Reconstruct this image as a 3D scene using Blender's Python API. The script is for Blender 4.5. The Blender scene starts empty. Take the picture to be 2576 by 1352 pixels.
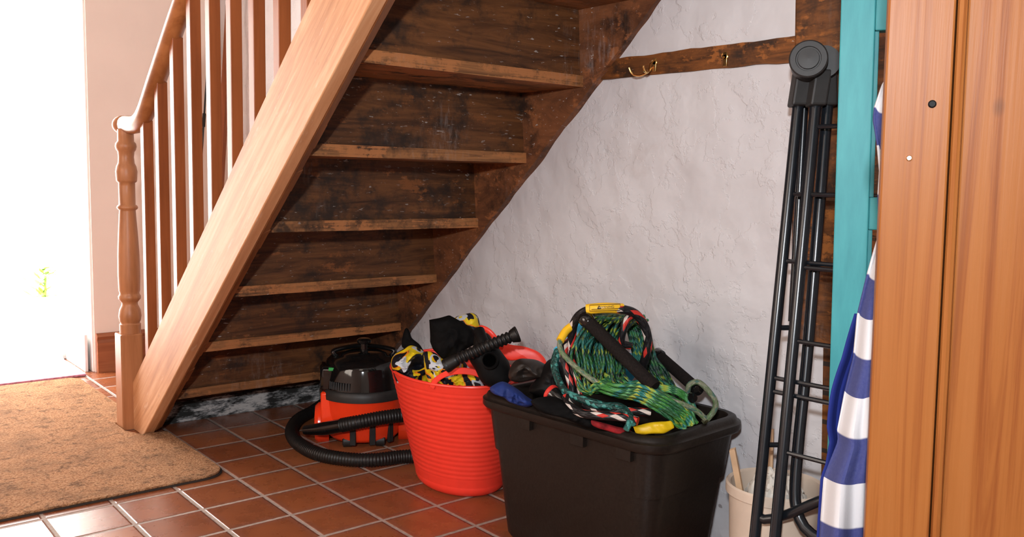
import bpy, math, random
from mathutils import Vector, Matrix, noise
PI = math.pi
S = bpy.context.scene
COL = S.collection
random.seed(4)

# ------------------------------------------------------------------ camera
FPX, YAW, PITCH, ROLL = 2227.31, math.radians(39.7127), math.radians(-5.7135), math.radians(1.0663)
CAM = Vector((0, 0, 1.0))
cf = Vector((math.sin(YAW)*math.cos(PITCH), math.cos(YAW)*math.cos(PITCH), math.sin(PITCH)))
_r = Vector((math.cos(YAW), -math.sin(YAW), 0)); _u = _r.cross(cf)
cr = _r*math.cos(ROLL) + _u*math.sin(ROLL)
cu = -_r*math.sin(ROLL) + _u*math.cos(ROLL)
cam_data = bpy.data.cameras.new('camera')
cam = bpy.data.objects.new('camera', cam_data); COL.objects.link(cam)
M3 = Matrix((cr, cu, -cf)).transposed()
cam.matrix_world = Matrix.Translation(CAM) @ M3.to_4x4()
cam_data.sensor_width = 36.0
cam_data.lens = 36.0*FPX/2576
cam_data.clip_start = 0.05
S.camera = cam

def ray(x, y): return cf + cr*((x-1288)/FPX) - cu*((y-676)/FPX)
def pd(x, y, D): return CAM + ray(x, y)*D               # point of the place at camera depth D
def pz(x, y, z):                                         # point at height z
    d = ray(x, y); return CAM + d*((z-CAM.z)/d.z)
def px_(x, y, X):
    d = ray(x, y); return CAM + d*(X/d.x)
def py_(x, y, Y):
    d = ray(x, y); return CAM + d*(Y/d.y)

# ------------------------------------------------------------------ light
S.view_settings.view_transform = 'Standard'
S.view_settings.look = 'None'
S.view_settings.gamma = 1.0
S.view_settings.exposure = 0.0
W = bpy.data.worlds.new('daylight'); S.world = W; W.use_nodes = True
W.node_tree.nodes['Background'].inputs[0].default_value = (1.0, .97, .93, 1)
W.node_tree.nodes['Background'].inputs[1].default_value = 17.0

def area(name, loc, target, sx, sy, power, color, portal=False, spread=180):
    l = bpy.data.lights.new(name, 'AREA'); l.shape = 'RECTANGLE'; l.size = sx; l.size_y = sy
    l.energy = power; l.color = color; l.spread = math.radians(spread)
    if portal: l.cycles.is_portal = True
    o = bpy.data.objects.new(name, l); COL.objects.link(o)
    o.location = loc
    o.rotation_euler = (Vector(target)-Vector(loc)).to_track_quat('-Z', 'Y').to_euler()
    return o
area('door_portal', (.62, 5.22, 1.05), (.62, 0, 1.05), 1.1, 2.1, 1, (1, 1, 1), portal=True)
area('window_daylight', (-1.6, 2.05, 1.55), (1.0, 2.0, 1.25), 1.3, 1.25, 34, (1.0, .86, .74))
area('camera_flash', (-.40, -.22, 1.38), (1.6, 1.9, .7), .10, .07, 58, (.91, .955, 1.0))
area('room_fill', (-.3, .5, 2.25), (.3, 1.0, 0), .6, .6, 3, (1.0, .85, .7))  # added weak warm fill for the room, not a known lamp

# ------------------------------------------------------------------ helpers
class G:
    def __init__(s): s.v = []; s.f = []; s.uv = []; s.mi = []
    def add(s, vs, fs, uvs=None, mi=0):
        o = len(s.v); s.v += [tuple(v) for v in vs]
        for i, f in enumerate(fs):
            s.f.append([o+k for k in f]); s.mi.append(mi)
            s.uv.append(uvs[i] if uvs else [(0, 0)]*len(f))
    def box(s, x0, x1, y0, y1, z0, z1, mi=0):
        s.hexa([(x0,y0,z0),(x1,y0,z0),(x1,y1,z0),(x0,y1,z0),(x0,y0,z1),(x1,y0,z1),(x1,y1,z1),(x0,y1,z1)], mi)
    def hexa(s, v, mi=0):
        s.add(v, [(0,3,2,1),(4,5,6,7),(0,1,5,4),(1,2,6,5),(2,3,7,6),(3,0,4,7)], None, mi)
    def obox(s, c, ax, ay, az, mi=0):
        c, ax, ay, az = map(Vector, (c, ax, ay, az))
        s.hexa([c-ax-ay-az, c+ax-ay-az, c+ax+ay-az, c-ax+ay-az, c-ax-ay+az, c+ax-ay+az, c+ax+ay+az, c-ax+ay+az], mi)
    def prism(s, poly, a, b, mi=0):          # poly of points, swept from offset a to offset b (vectors)
        a, b = Vector(a), Vector(b); n = len(poly)
        v = [Vector(p)+a for p in poly]+[Vector(p)+b for p in poly]
        s.add(v, [tuple(range(n))[::-1], tuple(range(n, 2*n))]+[(i, (i+1) % n, n+(i+1) % n, n+i) for i in range(n)], None, mi)
    def lathe(s, prof, c=(0,0,0), n=32, ex=1, ey=1, rot=0, mi=0, fn=None):
        c = Vector(c); vs = []
        for r, z in prof:
            for i in range(n):
                a = 2*PI*i/n
                x, y = r*ex*math.cos(a), r*ey*math.sin(a)
                p = Vector((x*math.cos(rot)-y*math.sin(rot), x*math.sin(rot)+y*math.cos(rot), z))
                vs.append(c+p)
        m = len(prof)
        fs = [(j*n+i, j*n+(i+1) % n, (j+1)*n+(i+1) % n, (j+1)*n+i) for j in range(m-1) for i in range(n)]
        if prof[0][0] > 1e-5: fs.append(tuple(range(n))[::-1])
        if prof[-1][0] > 1e-5: fs.append(tuple((m-1)*n+i for i in range(n)))
        s.add(vs, fs, None, mi)
    def axis_lathe(s, prof, base, axis, n=20, mi=0):   # prof (r, distance along axis)
        axis = Vector(axis).normalized(); q = axis.to_track_quat('Z', 'Y').to_matrix(); base = Vector(base)
        g = G(); g.lathe(prof, n=n); s.add([base+q@Vector(v) for v in g.v], g.f, None, mi)
    def tube(s, pts, r, n=10, closed=False, rib=None, flat=1.0, mi=0, cap=True):
        pts = [Vector(p) for p in pts]; m = len(pts)
        L = 0; vs = []; ls = []
        t0 = (pts[1]-pts[0]).normalized(); up = Vector((0,0,1))
        if abs(t0.dot(up)) > .95: up = Vector((1,0,0))
        nrm = (up-t0*up.dot(t0)).normalized()
        for i, p in enumerate(pts):
            if closed: t = (pts[(i+1) % m]-pts[i-1]).normalized()
            else: t = (pts[min(i+1, m-1)]-pts[max(i-1, 0)]).normalized()
            nrm = (nrm-t*nrm.dot(t))
            nrm = nrm.normalized() if nrm.length > 1e-6 else t.orthogonal().normalized()
            b = t.cross(nrm)
            if i: L += (p-pts[i-1]).length
            ls.append(L)
            rr = r[i] if isinstance(r, (list, tuple)) else r
            if rib: rr *= (1+rib[1]*math.sin(2*PI*L/rib[0]))
            for k in range(n):
                a = 2*PI*k/n
                vs.append(p+nrm*(rr*math.cos(a))+b*(rr*flat*math.sin(a)))
        fs = []; uv = []
        for j in range(m if closed else m-1):
            for k in range(n):
                j2 = (j+1) % m
                fs.append((j*n+k, j*n+(k+1) % n, j2*n+(k+1) % n, j2*n+k))
                l2 = ls[j2] if j2 else L+.01
                uv.append([(k/n, ls[j]), ((k+1)/n, ls[j]), ((k+1)/n, l2), (k/n, l2)])
        if not closed and cap:
            fs.append(tuple(range(n))[::-1]); uv.append([(0,0)]*n)
            fs.append(tuple((m-1)*n+k for k in range(n))); uv.append([(0,0)]*n)
        s.add(vs, fs, uv, mi)
    def grid(s, fn, nu, nv, mi=0):           # fn(u,v)->point, uv in 0..1
        vs = [fn(i/nu, j/nv) for j in range(nv+1) for i in range(nu+1)]
        fs = []; uv = []
        for j in range(nv):
            for i in range(nu):
                a = j*(nu+1)+i
                fs.append((a, a+1, a+nu+2, a+nu+1))
                uv.append([(i/nu, j/nv), ((i+1)/nu, j/nv), ((i+1)/nu, (j+1)/nv), (i/nu, (j+1)/nv)])
        s.add(vs, fs, uv, mi)
    def blob(s, c, rad, seed, amp=.3, freq=3.0, n=36, m=22, rot=0, sharp=False, mi=0):   # crumpled closed lump
        c = Vector(c); vs = []
        R = Matrix.Rotation(rot, 3, 'Z')
        for j in range(m+1):
            th = PI*j/m
            for i in range(n):
                a = 2*PI*i/n
                d = Vector((math.sin(th)*math.cos(a), math.sin(th)*math.sin(a), math.cos(th)))
                q = d*freq+Vector((seed*7.3, seed*3.1, seed))
                k = noise.noise(q)
                if sharp: k = (abs(noise.noise(q))+.6*abs(noise.noise(q*2.1))+.35*abs(noise.noise(q*4.3)))*1.3-.45
                vs.append(c+R@Vector((d.x*rad[0], d.y*rad[1], d.z*rad[2]))*(1+amp*k))
        fs = [(j*n+i, j*n+(i+1) % n, (j+1)*n+(i+1) % n, (j+1)*n+i) for j in range(m) for i in range(n)]
        s.add(vs, fs, None, mi)

def cat(pts, k=8, closed=False):             # catmull-rom through points
    pts = [Vector(p) for p in pts]; n = len(pts); out = []
    for i in range(n if closed else n-1):
        if closed: a, b, c, d = pts[i-1], pts[i], pts[(i+1) % n], pts[(i+2) % n]
        else: a, b, c, d = pts[max(i-1, 0)], pts[i], pts[i+1], pts[min(i+2, n-1)]
        for j in range(k):
            t = j/k
            out.append(.5*((2*b)+(c-a)*t+(2*a-5*b+4*c-d)*t*t+(-a+3*b-3*c+d)*t**3))
    if not closed: out.append(pts[-1])
    return out
def resample(pts, step):
    pts = [Vector(p) for p in pts]; out = [pts[0]]; acc = 0
    for a, b in zip(pts, pts[1:]):
        L = (b-a).length
        if L < 1e-9: continue
        t = step-acc
        while t <= L:
            out.append(a+(b-a)*(t/L)); t += step
        acc = L-(t-step)
    return out

def thing(name, label, cat_, loc, group=None):
    o = bpy.data.objects.new(name, None); COL.objects.link(o); o.location = loc
    o.empty_display_size = .05
    o['label'] = label; o['category'] = cat_
    if group: o['group'] = group
    return o
def worldloc(o):
    v = Vector((0,0,0))
    while o: v = v+Vector(o.location); o = o.parent
    return v
def build(name, g, mat, parent=None, loc=None, bevel=0, smooth=True, sub=0, solid=0, label=None, cat_=None, kind=None, group=None, angle=40):
    base = worldloc(parent) if parent else Vector(loc or (0,0,0))
    me = bpy.data.meshes.new(name)
    me.from_pydata([tuple(Vector(v)-base) for v in g.v], [], g.f)
    mats = mat if isinstance(mat, (list, tuple)) else [mat]
    for m in mats: me.materials.append(m)
    if len(mats) > 1: me.polygons.foreach_set('material_index', g.mi)
    ul = me.uv_layers.new(name='UVMap'); k = 0; flat = []
    for u in g.uv:
        for a in u: flat += [a[0], a[1]]
    ul.data.foreach_set('uv', flat)
    me.polygons.foreach_set('use_smooth', [smooth]*len(me.polygons))
    me.update()
    if smooth and not sub:
        try: me.set_sharp_from_angle(angle=math.radians(angle))
        except Exception: pass
    o = bpy.data.objects.new(name, me); COL.objects.link(o)
    if parent: o.parent = parent
    else: o.location = base
    if solid:
        m = o.modifiers.new('thickness', 'SOLIDIFY'); m.thickness = solid; m.offset = 0
    if bevel:
        m = o.modifiers.new('edges', 'BEVEL'); m.width = bevel; m.segments = 2; m.limit_method = 'ANGLE'
        m.harden_normals = False
    if sub:
        m = o.modifiers.new('smooth', 'SUBSURF'); m.levels = sub; m.render_levels = sub
    if label: o['label'] = label
    if cat_: o['category'] = cat_
    if kind: o['kind'] = kind
    if group: o['group'] = group
    return o

# ------------------------------------------------------------------ materials
class N:
    def __init__(s, name, rough=.6, spec=.5, metal=0):
        s.m = bpy.data.materials.new(name); s.m.use_nodes = True; s.t = s.m.node_tree
        s.b = s.t.nodes['Principled BSDF']; s.b.inputs['Roughness'].default_value = rough
        s.b.inputs['Specular IOR Level'].default_value = spec; s.b.inputs['Metallic'].default_value = metal
    def n(s, typ, **k):
        x = s.t.nodes.new(typ)
        for a, v in k.items():
            if a in x.inputs: x.inputs[a].default_value = v
            else: setattr(x, a, v)
        return x
    def l(s, a, b): s.t.links.new(a, b)
    def coord(s, scale=(1,1,1), rot=(0,0,0), loc=(0,0,0), kind='Object'):
        t = s.n('ShaderNodeTexCoord'); mp = s.n('ShaderNodeMapping')
        mp.inputs['Scale'].default_value = scale; mp.inputs['Rotation'].default_value = rot; mp.inputs['Location'].default_value = loc
        s.l(t.outputs[kind], mp.inputs[0]); return mp.outputs[0]
    def noise(s, vec, scale, detail=4, rough=.55, dist=0):
        x = s.n('ShaderNodeTexNoise'); x.inputs['Scale'].default_value = scale; x.inputs['Detail'].default_value = detail
        x.inputs['Roughness'].default_value = rough; x.inputs['Distortion'].default_value = dist
        s.l(vec, x.inputs['Vector']); return x.outputs['Fac']
    def ramp(s, fac, stops, interp='LINEAR'):
        x = s.n('ShaderNodeValToRGB'); s.l(fac, x.inputs[0]); e = x.color_ramp.elements; x.color_ramp.interpolation = interp
        while len(e) < len(stops): e.new(.5)
        for a, (p, c) in zip(e, stops):
            a.position = p; a.color = (c, c, c, 1) if isinstance(c, (int, float)) else (*c, 1)
        return x.outputs[0]
    def mix(s, fac, a, b, mode='MIX'):
        x = s.n('ShaderNodeMix'); x.data_type = 'RGBA'; x.blend_type = mode
        if isinstance(fac, (int, float)): x.inputs[0].default_value = fac
        else: s.l(fac, x.inputs[0])
        for i, c in ((6, a), (7, b)):
            if isinstance(c, tuple): x.inputs[i].default_value = (*c, 1)
            else: s.l(c, x.inputs[i])
        return x.outputs[2]
    def math(s, op, a, b=0, c=None):
        x = s.n('ShaderNodeMath'); x.operation = op
        for i, v in enumerate((a, b) if c is None else (a, b, c)):
            if isinstance(v, (int, float)): x.inputs[i].default_value = v
            else: s.l(v, x.inputs[i])
        return x.outputs[0]
    def col(s, c):
        if isinstance(c, tuple): s.b.inputs['Base Color'].default_value = (*c, 1)
        else: s.l(c, s.b.inputs['Base Color'])
    def rough(s, c): s.l(c, s.b.inputs['Roughness'])
    def bump(s, h, st=.3, d=.01, prev=None):
        x = s.n('ShaderNodeBump'); x.inputs['Strength'].default_value = st; x.inputs['Distance'].default_value = d
        s.l(h, x.inputs['Height'])
        if prev: s.l(prev, x.inputs['Normal'])
        s.l(x.outputs[0], s.b.inputs['Normal']); return x.outputs[0]

def plain(name, c, rough=.5, spec=.5, metal=0, var=.15, scale=20, bump=0):
    m = N(name, rough, spec, metal); v = m.coord()
    f = m.noise(v, scale)
    m.col(m.ramp(f, [(.3, tuple(x*(1-var) for x in c)), (.7, tuple(min(1, x*(1+var)) for x in c))]))
    if bump: m.bump(f, bump, .004)
    return m.m

def sloped(name):
    m = N(name, .5, .4)
    t = m.n('ShaderNodeTexCoord'); r = m.n('ShaderNodeMapping'); r.inputs['Rotation'].default_value = (math.atan(.826), 0, 0); m.l(t.outputs['Object'], r.inputs[0])
    def sc(s_):
        q = m.n('ShaderNodeMapping'); q.inputs['Scale'].default_value = s_; m.l(r.outputs[0], q.inputs[0]); return q.outputs[0]
    a = m.noise(sc((10, .8, 11)), 1.6, 6, .6, .9); b = m.noise(sc((20, 2, 60)), 2.0, 4, .6)
    f = m.math('ADD', m.math('MULTIPLY', a, .7), m.math('MULTIPLY', b, .3))
    c = m.ramp(f, [(.36, (.42, .18, .072)), (.5, (.58, .28, .13)), (.64, (.70, .40, .22))])
    kn = m.n('ShaderNodeTexVoronoi'); kn.inputs['Scale'].default_value = 4.2; m.l(sc((.3, 1, 1.6)), kn.inputs['Vector'])
    c = m.mix(m.ramp(kn.outputs['Distance'], [(.035, .8), (.075, 0)]), c, (.26, .10, .04))
    w = m.noise(sc((6, 1.2, 7)), 7, 5, .7)
    c = m.mix(m.ramp(w, [(.62, 0), (.74, .4)]), c, (.82, .66, .52))
    d = m.noise(sc((6, 2, 12)), 9, 4, .7)
    c = m.mix(m.ramp(d, [(.66, 0), (.72, .6)]), c, (.28, .11, .045))
    m.col(c); m.bump(f, .15, .003); return m.m

def wood(name, c0, c1, axis='Z', rough=.45, scale=1, spec=.4, knots=None, kcol=(.1,.03,.01)):
    m = N(name, rough, spec)
    sc = {'Z': (14, 14, .9), 'Y': (14, .9, 14), 'X': (.9, 14, 14)}[axis] if isinstance(axis, str) else axis
    v = m.coord(tuple(x*scale for x in sc))
    a = m.noise(v, 1.0, 6, .6, 1.2); b = m.noise(v, 5.0, 3, .6)
    f = m.math('ADD', m.math('MULTIPLY', a, .75), m.math('MULTIPLY', b, .25))
    c = m.ramp(f, [(.35, c0), (.6, c1)])
    big = m.noise(m.coord(), 3.0, 3)
    c = m.mix(m.math('MULTIPLY', m.ramp(big, [(.4, 0), (.7, 1)]), .25), c, tuple(x*.75 for x in c0))
    if knots:
        vo = m.n('ShaderNodeTexVoronoi'); vo.inputs['Scale'].default_value = knots[0]
        m.l(m.coord(knots[1]), vo.inputs['Vector'])
        c = m.mix(m.ramp(vo.outputs['Distance'], [(knots[2]*.6, 1), (knots[2], 0)]), c, kcol)
    m.col(c); m.bump(f, .15, .003); return m.m

# aged, paint-flecked underside of the stairs
def oldwood(name, c0, c1, orange, white=.62, orangeth=.62, gscale=(1.2, 6, 12)):
    m = N(name, .55, .35)
    v = m.coord(gscale); o = m.coord()
    f = m.noise(v, 2.2, 8, .72, .8)
    c = m.ramp(f, [(.34, c0), (.64, c1)])
    dk = m.noise(o, 7, 5, .7)
    c = m.mix(m.ramp(dk, [(.50, 0), (.64, .85)]), c, (.012, .008, .006))
    og = m.noise(m.coord((1, 1, 1), loc=(3, 1, 2)), 6.5, 6, .75)
    zc = m.noise(v, 4.0, 5, .7)
    c = m.mix(m.ramp(m.math('MULTIPLY', og, m.math('ADD', zc, .5)), [(orangeth, 0), (orangeth+.06, .85)]), c, orange)
    # paint flecks: streaky small ones and dusty smears
    w1 = m.noise(m.coord((.55, 1.0, 1.9), loc=(5, 2, 8)), 62, 4, .62)
    w2 = m.noise(o, 5.0, 3, .6)
    fl = m.math('MULTIPLY', m.ramp(w1, [(white+.025, 0), (white+.05, 1)]), m.ramp(w2, [(.42, 0), (.6, 1)]))
    c = m.mix(m.math('MULTIPLY', fl, .8), c, (.45, .41, .38))
    w3 = m.noise(m.coord((9, 9, 2.2), loc=(1, 9, 3)), 6, 6, .75)
    w4 = m.noise(m.coord(loc=(8, 3, 1)), 2.6, 4, .6)
    sm = m.math('MULTIPLY', m.ramp(w3, [(.5, 0), (.75, 1)]), m.ramp(w4, [(.54, 0), (.72, 1)]))
    c = m.mix(m.math('MULTIPLY', sm, .75), c, (.34, .29, .27))
    m.col(c); m.bump(m.math('ADD', f, fl), .3, .004)
    return m.m

M = {}
M['riser'] = oldwood('old_dark_stair_wood', (.030, .010, .0035), (.150, .055, .016), (.20, .066, .018))
M['tread'] = oldwood('worn_orange_stair_wood', (.10, .040, .014), (.36, .15, .052), (.40, .15, .05), .66, .5, (1.2, 8, 30))
M['wallstring'] = oldwood('old_dark_wall_string', (.07, .026, .012), (.22, .080, .03), (.28, .10, .035), .62, .55, (6, 2, 6))
M['string'] = sloped('pale_scuffed_pine')
M['stringedge'] = wood('brown_string_edge', (.14, .045, .014), (.30, .11, .035), (14, 2, 2.4))
M['baluster'] = wood('varnished_baluster_wood', (.22, .058, .016), (.34, .10, .030), 'Z', .35)
M['rail'] = wood('varnished_rail_wood', (.24, .075, .02), (.40, .15, .05), 'Y', .3)
M['newel'] = wood('newel_wood', (.30, .11, .04), (.48, .20, .085), 'Z', .4)
M['skirt'] = wood('brown_skirting_wood', (.20, .055, .022), (.38, .13, .055), 'X', .35)
M['timber'] = oldwood('dark_wall_timber', (.035, .012, .004), (.20, .065, .013), (.30, .10, .02), .68, .55, (10, 2, 14))

def mk_wall():
    m = N('rough_white_painted_plaster', .55, .35)
    o = m.coord()
    f = m.noise(o, 2.0, 5, .6)
    c = m.ramp(f, [(.3, (.53, .505, .515)), (.7, (.60, .58, .59))])
    st = m.noise(m.coord(loc=(2, 5, 1)), 4.2, 6, .7)
    c = m.mix(m.ramp(st, [(.60, 0), (.74, .35)]), c, (.40, .34, .32))
    sp = m.noise(m.coord((1, 1, 1.8), loc=(9, 4, 6)), 26, 3, .5)
    sep = m.n('ShaderNodeSeparateXYZ'); m.l(o, sep.inputs[0])
    low = m.ramp(sep.outputs['Z'], [(.30, 1), (.62, 0)])
    c = m.mix(m.math('MULTIPLY', m.ramp(sp, [(.70, 0), (.73, .7)]), low), c, (.18, .14, .13))
    m.col(c)
    # painted-over brick courses, trowel lumps and cracks
    br = m.n('ShaderNodeTexBrick'); mp = m.n('ShaderNodeMapping')
    comb = m.n('ShaderNodeCombineXYZ'); m.l(sep.outputs['Y'], comb.inputs[0]); m.l(sep.outputs['Z'], comb.inputs[1])
    wob = m.n('ShaderNodeTexNoise'); wob.inputs['Scale'].default_value = 5; m.l(o, wob.inputs['Vector'])
    vm = m.n('ShaderNodeVectorMath'); vm.operation = 'MULTIPLY_ADD'
    m.l(wob.outputs['Color'], vm.inputs[0]); vm.inputs[1].default_value = (.06, .06, 0); m.l(comb.outputs[0], vm.inputs[2])
    m.l(vm.outputs[0], br.inputs['Vector'])
    br.inputs['Scale'].default_value = 1; br.inputs['Brick Width'].default_value = .235; br.inputs['Row Height'].default_value = .155
    br.inputs['Mortar Size'].default_value = .006; br.inputs['Mortar Smooth'].default_value = 1.0
    b1 = m.bump(br.outputs['Fac'], -.35, .008)
    lum = m.noise(o, 4.5, 4, .5)
    b2 = m.bump(lum, .6, .035, b1)
    vo = m.n('ShaderNodeTexVoronoi'); vo.feature = 'DISTANCE_TO_EDGE'; vo.inputs['Scale'].default_value = 5.5
    m.l(vm.outputs[0], vo.inputs['Vector'])
    ck = m.math('MULTIPLY', m.ramp(vo.outputs['Distance'], [(0, 1), (.035, 0)]), m.ramp(m.noise(m.coord(loc=(4, 4, 4)), 3.5, 3), [(.52, 0), (.62, 1)]))
    fl1 = m.ramp(m.noise(m.coord(loc=(7, 2, 3)), 3.6, 7, .62), [(.50, 0), (.515, 1)])
    fl2 = m.ramp(m.noise(m.coord(loc=(1, 6, 9)), 6.0, 6, .6), [(.56, 0), (.575, 1)])
    b2 = m.bump(fl1, .35, .004, b2); b2 = m.bump(fl2, .35, .003, b2)
    b3 = m.bump(ck, .10, .004, b2)
    m.bump(m.noise(o, 90, 3), .12, .002, b3)
    return m.m
M['wall'] = mk_wall()
M['pink'] = plain('pink_painted_plaster', (.93, .76, .67), .6, .3, 0, .03, 3)
M['white'] = plain('white_gloss_paint', (.85, .84, .82), .4, .5, 0, .03, 3)
M['ceil'] = plain('white_ceiling_paint', (.7, .68, .65), .8, .3, 0, .05, 3)
def mk_plinth():
    m = N('flaking_white_plinth', .8, .3); o = m.coord((1, 1, 3))
    f = m.noise(o, 9, 6, .72)
    m.col(m.ramp(f, [(.44, (.02, .02, .018)), (.52, (.20, .20, .20)), (.58, (.50, .48, .46))])); m.bump(f, .4, .006); return m.m
M['plinth'] = mk_plinth()
def mk_tiles():
    m = N('quarry_floor_tiles', .3, .5)
    o = m.coord()
    sep = m.n('ShaderNodeSeparateXYZ'); m.l(o, sep.inputs[0])
    def cell(src, off, pitch):
        a = m.math('DIVIDE', m.math('SUBTRACT', src, off), pitch)
        fr = m.math('FRACT', a); fl = m.math('FLOOR', a)
        d = m.math('ABSOLUTE', m.math('SUBTRACT', fr, .5))       # .5 at the joint
        return fl, d
    fx, dx = cell(sep.outputs['X'], .935-.1925*20, .1925)
    fy, dy = cell(sep.outputs['Y'], 2.162-.1975*20, .1975)
    d = m.math('MAXIMUM', dx, dy)
    jn = m.noise(o, 60, 3)
    d2 = m.math('ADD', d, m.math('MULTIPLY', m.math('SUBTRACT', jn, .5), .012))
    g = m.ramp(d2, [(.466, 0), (.476, 1)])
    cb = m.n('ShaderNodeCombineXYZ'); m.l(fx, cb.inputs[0]); m.l(fy, cb.inputs[1])
    wn = m.n('ShaderNodeTexWhiteNoise'); wn.noise_dimensions = '2D'; m.l(cb.outputs[0], wn.inputs['Vector'])
    n1 = m.noise(o, 9, 5, .6)
    f = m.math('ADD', m.math('MULTIPLY', wn.outputs['Value'], .35), m.math('MULTIPLY', n1, .65))
    c = m.ramp(f, [(.25, (.20, .058, .022)), (.5, (.27, .082, .030)), (.75, (.35, .115, .042))])
    edge = m.ramp(d, [(.34, 0), (.47, .45)])
    c = m.mix(edge, c, (.20, .085, .065))
    c = m.mix(g, c, m.ramp(jn, [(.3, (.27, .20, .165)), (.7, (.40, .31, .26))]))
    m.col(c)
    m.rough(m.math('ADD', m.math('MULTIPLY', n1, .05), m.math('MULTIPLY_ADD', g, .5, .25)))
    h = m.math('SUBTRACT', 0, m.ramp(d2, [(.452, 0), (.48, 1)]))
    b = m.bump(h, .6, .004)
    m.bump(m.noise(o, 35, 4), .04, .004, b)
    return m.m
M['tiles'] = mk_tiles()
def mk_coir():
    m = N('coir_pile', .95, .1); o = m.coord()
    f = m.noise(o, 130, 4, .7); g = m.noise(o, 7, 5, .65)
    c = m.ramp(f, [(.33, (.24, .10, .042)), (.5, (.54, .27, .13)), (.7, (.70, .43, .25))])
    h = m.noise(o, 28, 5, .7)
    c = m.mix(m.ramp(g, [(.45, 0), (.68, .5)]), c, (.20, .11, .06))
    c = m.mix(m.ramp(h, [(.54, 0), (.66, .65)]), c, (.11, .055, .03))
    m.col(c); m.bump(m.math('ADD', f, h), 1.0, .014); return m.m
M['coir'] = mk_coir()
M['rubber_edge'] = plain('dark_mat_backing', (.03, .02, .015), .9)
M['rose'] = plain('rose_doormat_pile', (.62, .26, .34), .95, .1, 0, .3, 80, .6)
M['redplastic'] = plain('bright_red_flexible_plastic', (.86, .045, .025), .38, .5, 0, .04, 30)
M['vacred'] = plain('glossy_orange_red_plastic', (.88, .05, .012), .22, .5, 0, .05, 20)
M['vacblack'] = plain('glossy_black_plastic', (.006, .006, .006), .07, .6, 0, .2, 20)
M['vacgrey'] = plain('matt_charcoal_plastic', (.018, .017, .016), .5, .4, 0, .2, 60)
M['hose'] = plain('black_corrugated_plastic', (.008, .007, .0065), .42, .35, 0, .2, 60)
M['green'] = plain('green_button', (.02, .30, .06), .4)
M['bin'] = plain('dark_brown_black_plastic', (.012, .0082, .0062), .42, .32, 0, .25, 120, .12)
M['black'] = plain('black_rubber', (.0045, .004, .004), .55, .14, 0, .3, 40, .2)
M['blackcloth'] = plain('black_nylon_fabric', (.004, .0036, .0036), .8, .08, 0, .4, 30, .3)
M['foam'] = plain('black_foam_grip', (.012, .009, .008), .9, .1, 0, .3, 200, .5)
M['neoprene'] = plain('navy_blue_neoprene', (.012, .030, .16), .7, .3, 0, .35, 12, .2)
M['bootgrey'] = plain('brown_black_glove_leather', (.022, .016, .013), .45, .3, 0, .5, 12, .3)
M['bag'] = plain('light_blue_plastic_film', (.05, .42, .70), .3, .5, 0, .25, 14, .3)
M['yellow'] = plain('yellow_plastic', (.62, .40, .005), .45, .4, 0, .12, 14, .1)
M['tag'] = plain('amber_vinyl_tag', (.85, .48, .02), .35, .5, 0, .05, 14)
M['ink'] = plain('black_printed_ink', (.01, .01, .01), .6)
M['port_dark'] = plain('painted_port_dark', (.001, .001, .001), 1.0, 0)  # flat black standing in for the shade inside the pump port
M['redcloth'] = plain('dark_red_webbing', (.25, .012, .015), .8, .2, 0, .6, 40)
M['redrub'] = plain('red_rubber_ring', (.65, .03, .02), .5)
M['gun'] = plain('black_powder_coated_tube', (.008, .010, .013), .26, .55, 0, .2, 40)
M['hub'] = plain('charcoal_moulded_hinge', (.024, .022, .021), .5, .4, 0, .1, 80)
M['brass'] = plain('polished_brass', (.80, .55, .22), .18, .5, 1.0, .05)
M['steel'] = plain('bright_steel', (.75, .74, .72), .25, .5, 1.0, .05)
M['cream'] = plain('cream_bucket_plastic', (.60, .48, .38), .5, .4, 0, .08, 12)
M['creamwood'] = plain('pale_wood_offcut', (.62, .40, .24), .6, .3, 0, .15, 12)
M['paper'] = plain('pale_crumpled_paper', (.60, .56, .50), .8, .2, 0, .15, 12, .3)
M['terracotta'] = plain('terracotta', (.6, .4, .3), .8)
M['leaf'] = plain('pale_garden_leaf', (.20, .34, .06), .6, .3, 0, .3, 12)
M['stone'] = plain('pale_patio_stone', (.72, .70, .66), .8, .3, 0, .05, 3)
def mk_turq():
    m = N('turquoise_gloss_paint', .5, .3); o = m.coord()
    f = m.noise(m.coord((8, 8, 1.5)), 5, 5, .6); g = m.noise(o, 12, 5, .75)
    c = m.ramp(f, [(.3, (.030, .215, .235)), (.7, (.048, .285, .300))])
    c = m.mix(m.ramp(g, [(.67, 0), (.72, .6)]), c, (.22, .25, .16))
    m.col(c); m.bump(f, .12, .003); return m.m
M['turq'] = mk_turq()
def mk_pine():
    m = N('orange_varnished_pine', .40, .14)
    v = m.coord((1, 1, .07)); big = m.noise(v, 7, 4, .55, .3)
    st = m.noise(m.coord((30, 30, .9)), 1.0, 6, .68, 1.1)
    fine = m.noise(m.coord((90, 90, 2.0)), 2, 4, .6)
    c = m.ramp(st, [(.33, (.075, .016, .003)), (.42, (.17, .048, .010)), (.50, (.24, .082, .018)), (.66, (.27, .100, .026))])
    c = m.mix(m.ramp(big, [(.35, 0), (.7, .5)]), c, (.16, .042, .009))
    c = m.mix(m.math('MULTIPLY', fine, .25), c, (.28, .105, .03))
    vo = m.n('ShaderNodeTexVoronoi'); vo.inputs['Scale'].default_value = 5; m.l(m.coord((1.6, 1.6, .9), loc=(.4, .1, .33)), vo.inputs['Vector'])
    c = m.mix(m.ramp(vo.outputs['Distance'], [(.02, .8), (.06, 0)]), c, (.10, .035, .012))
    m.col(c); m.bump(fine, .12, .002); return m.m
M['pine'] = mk_pine()
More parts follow.
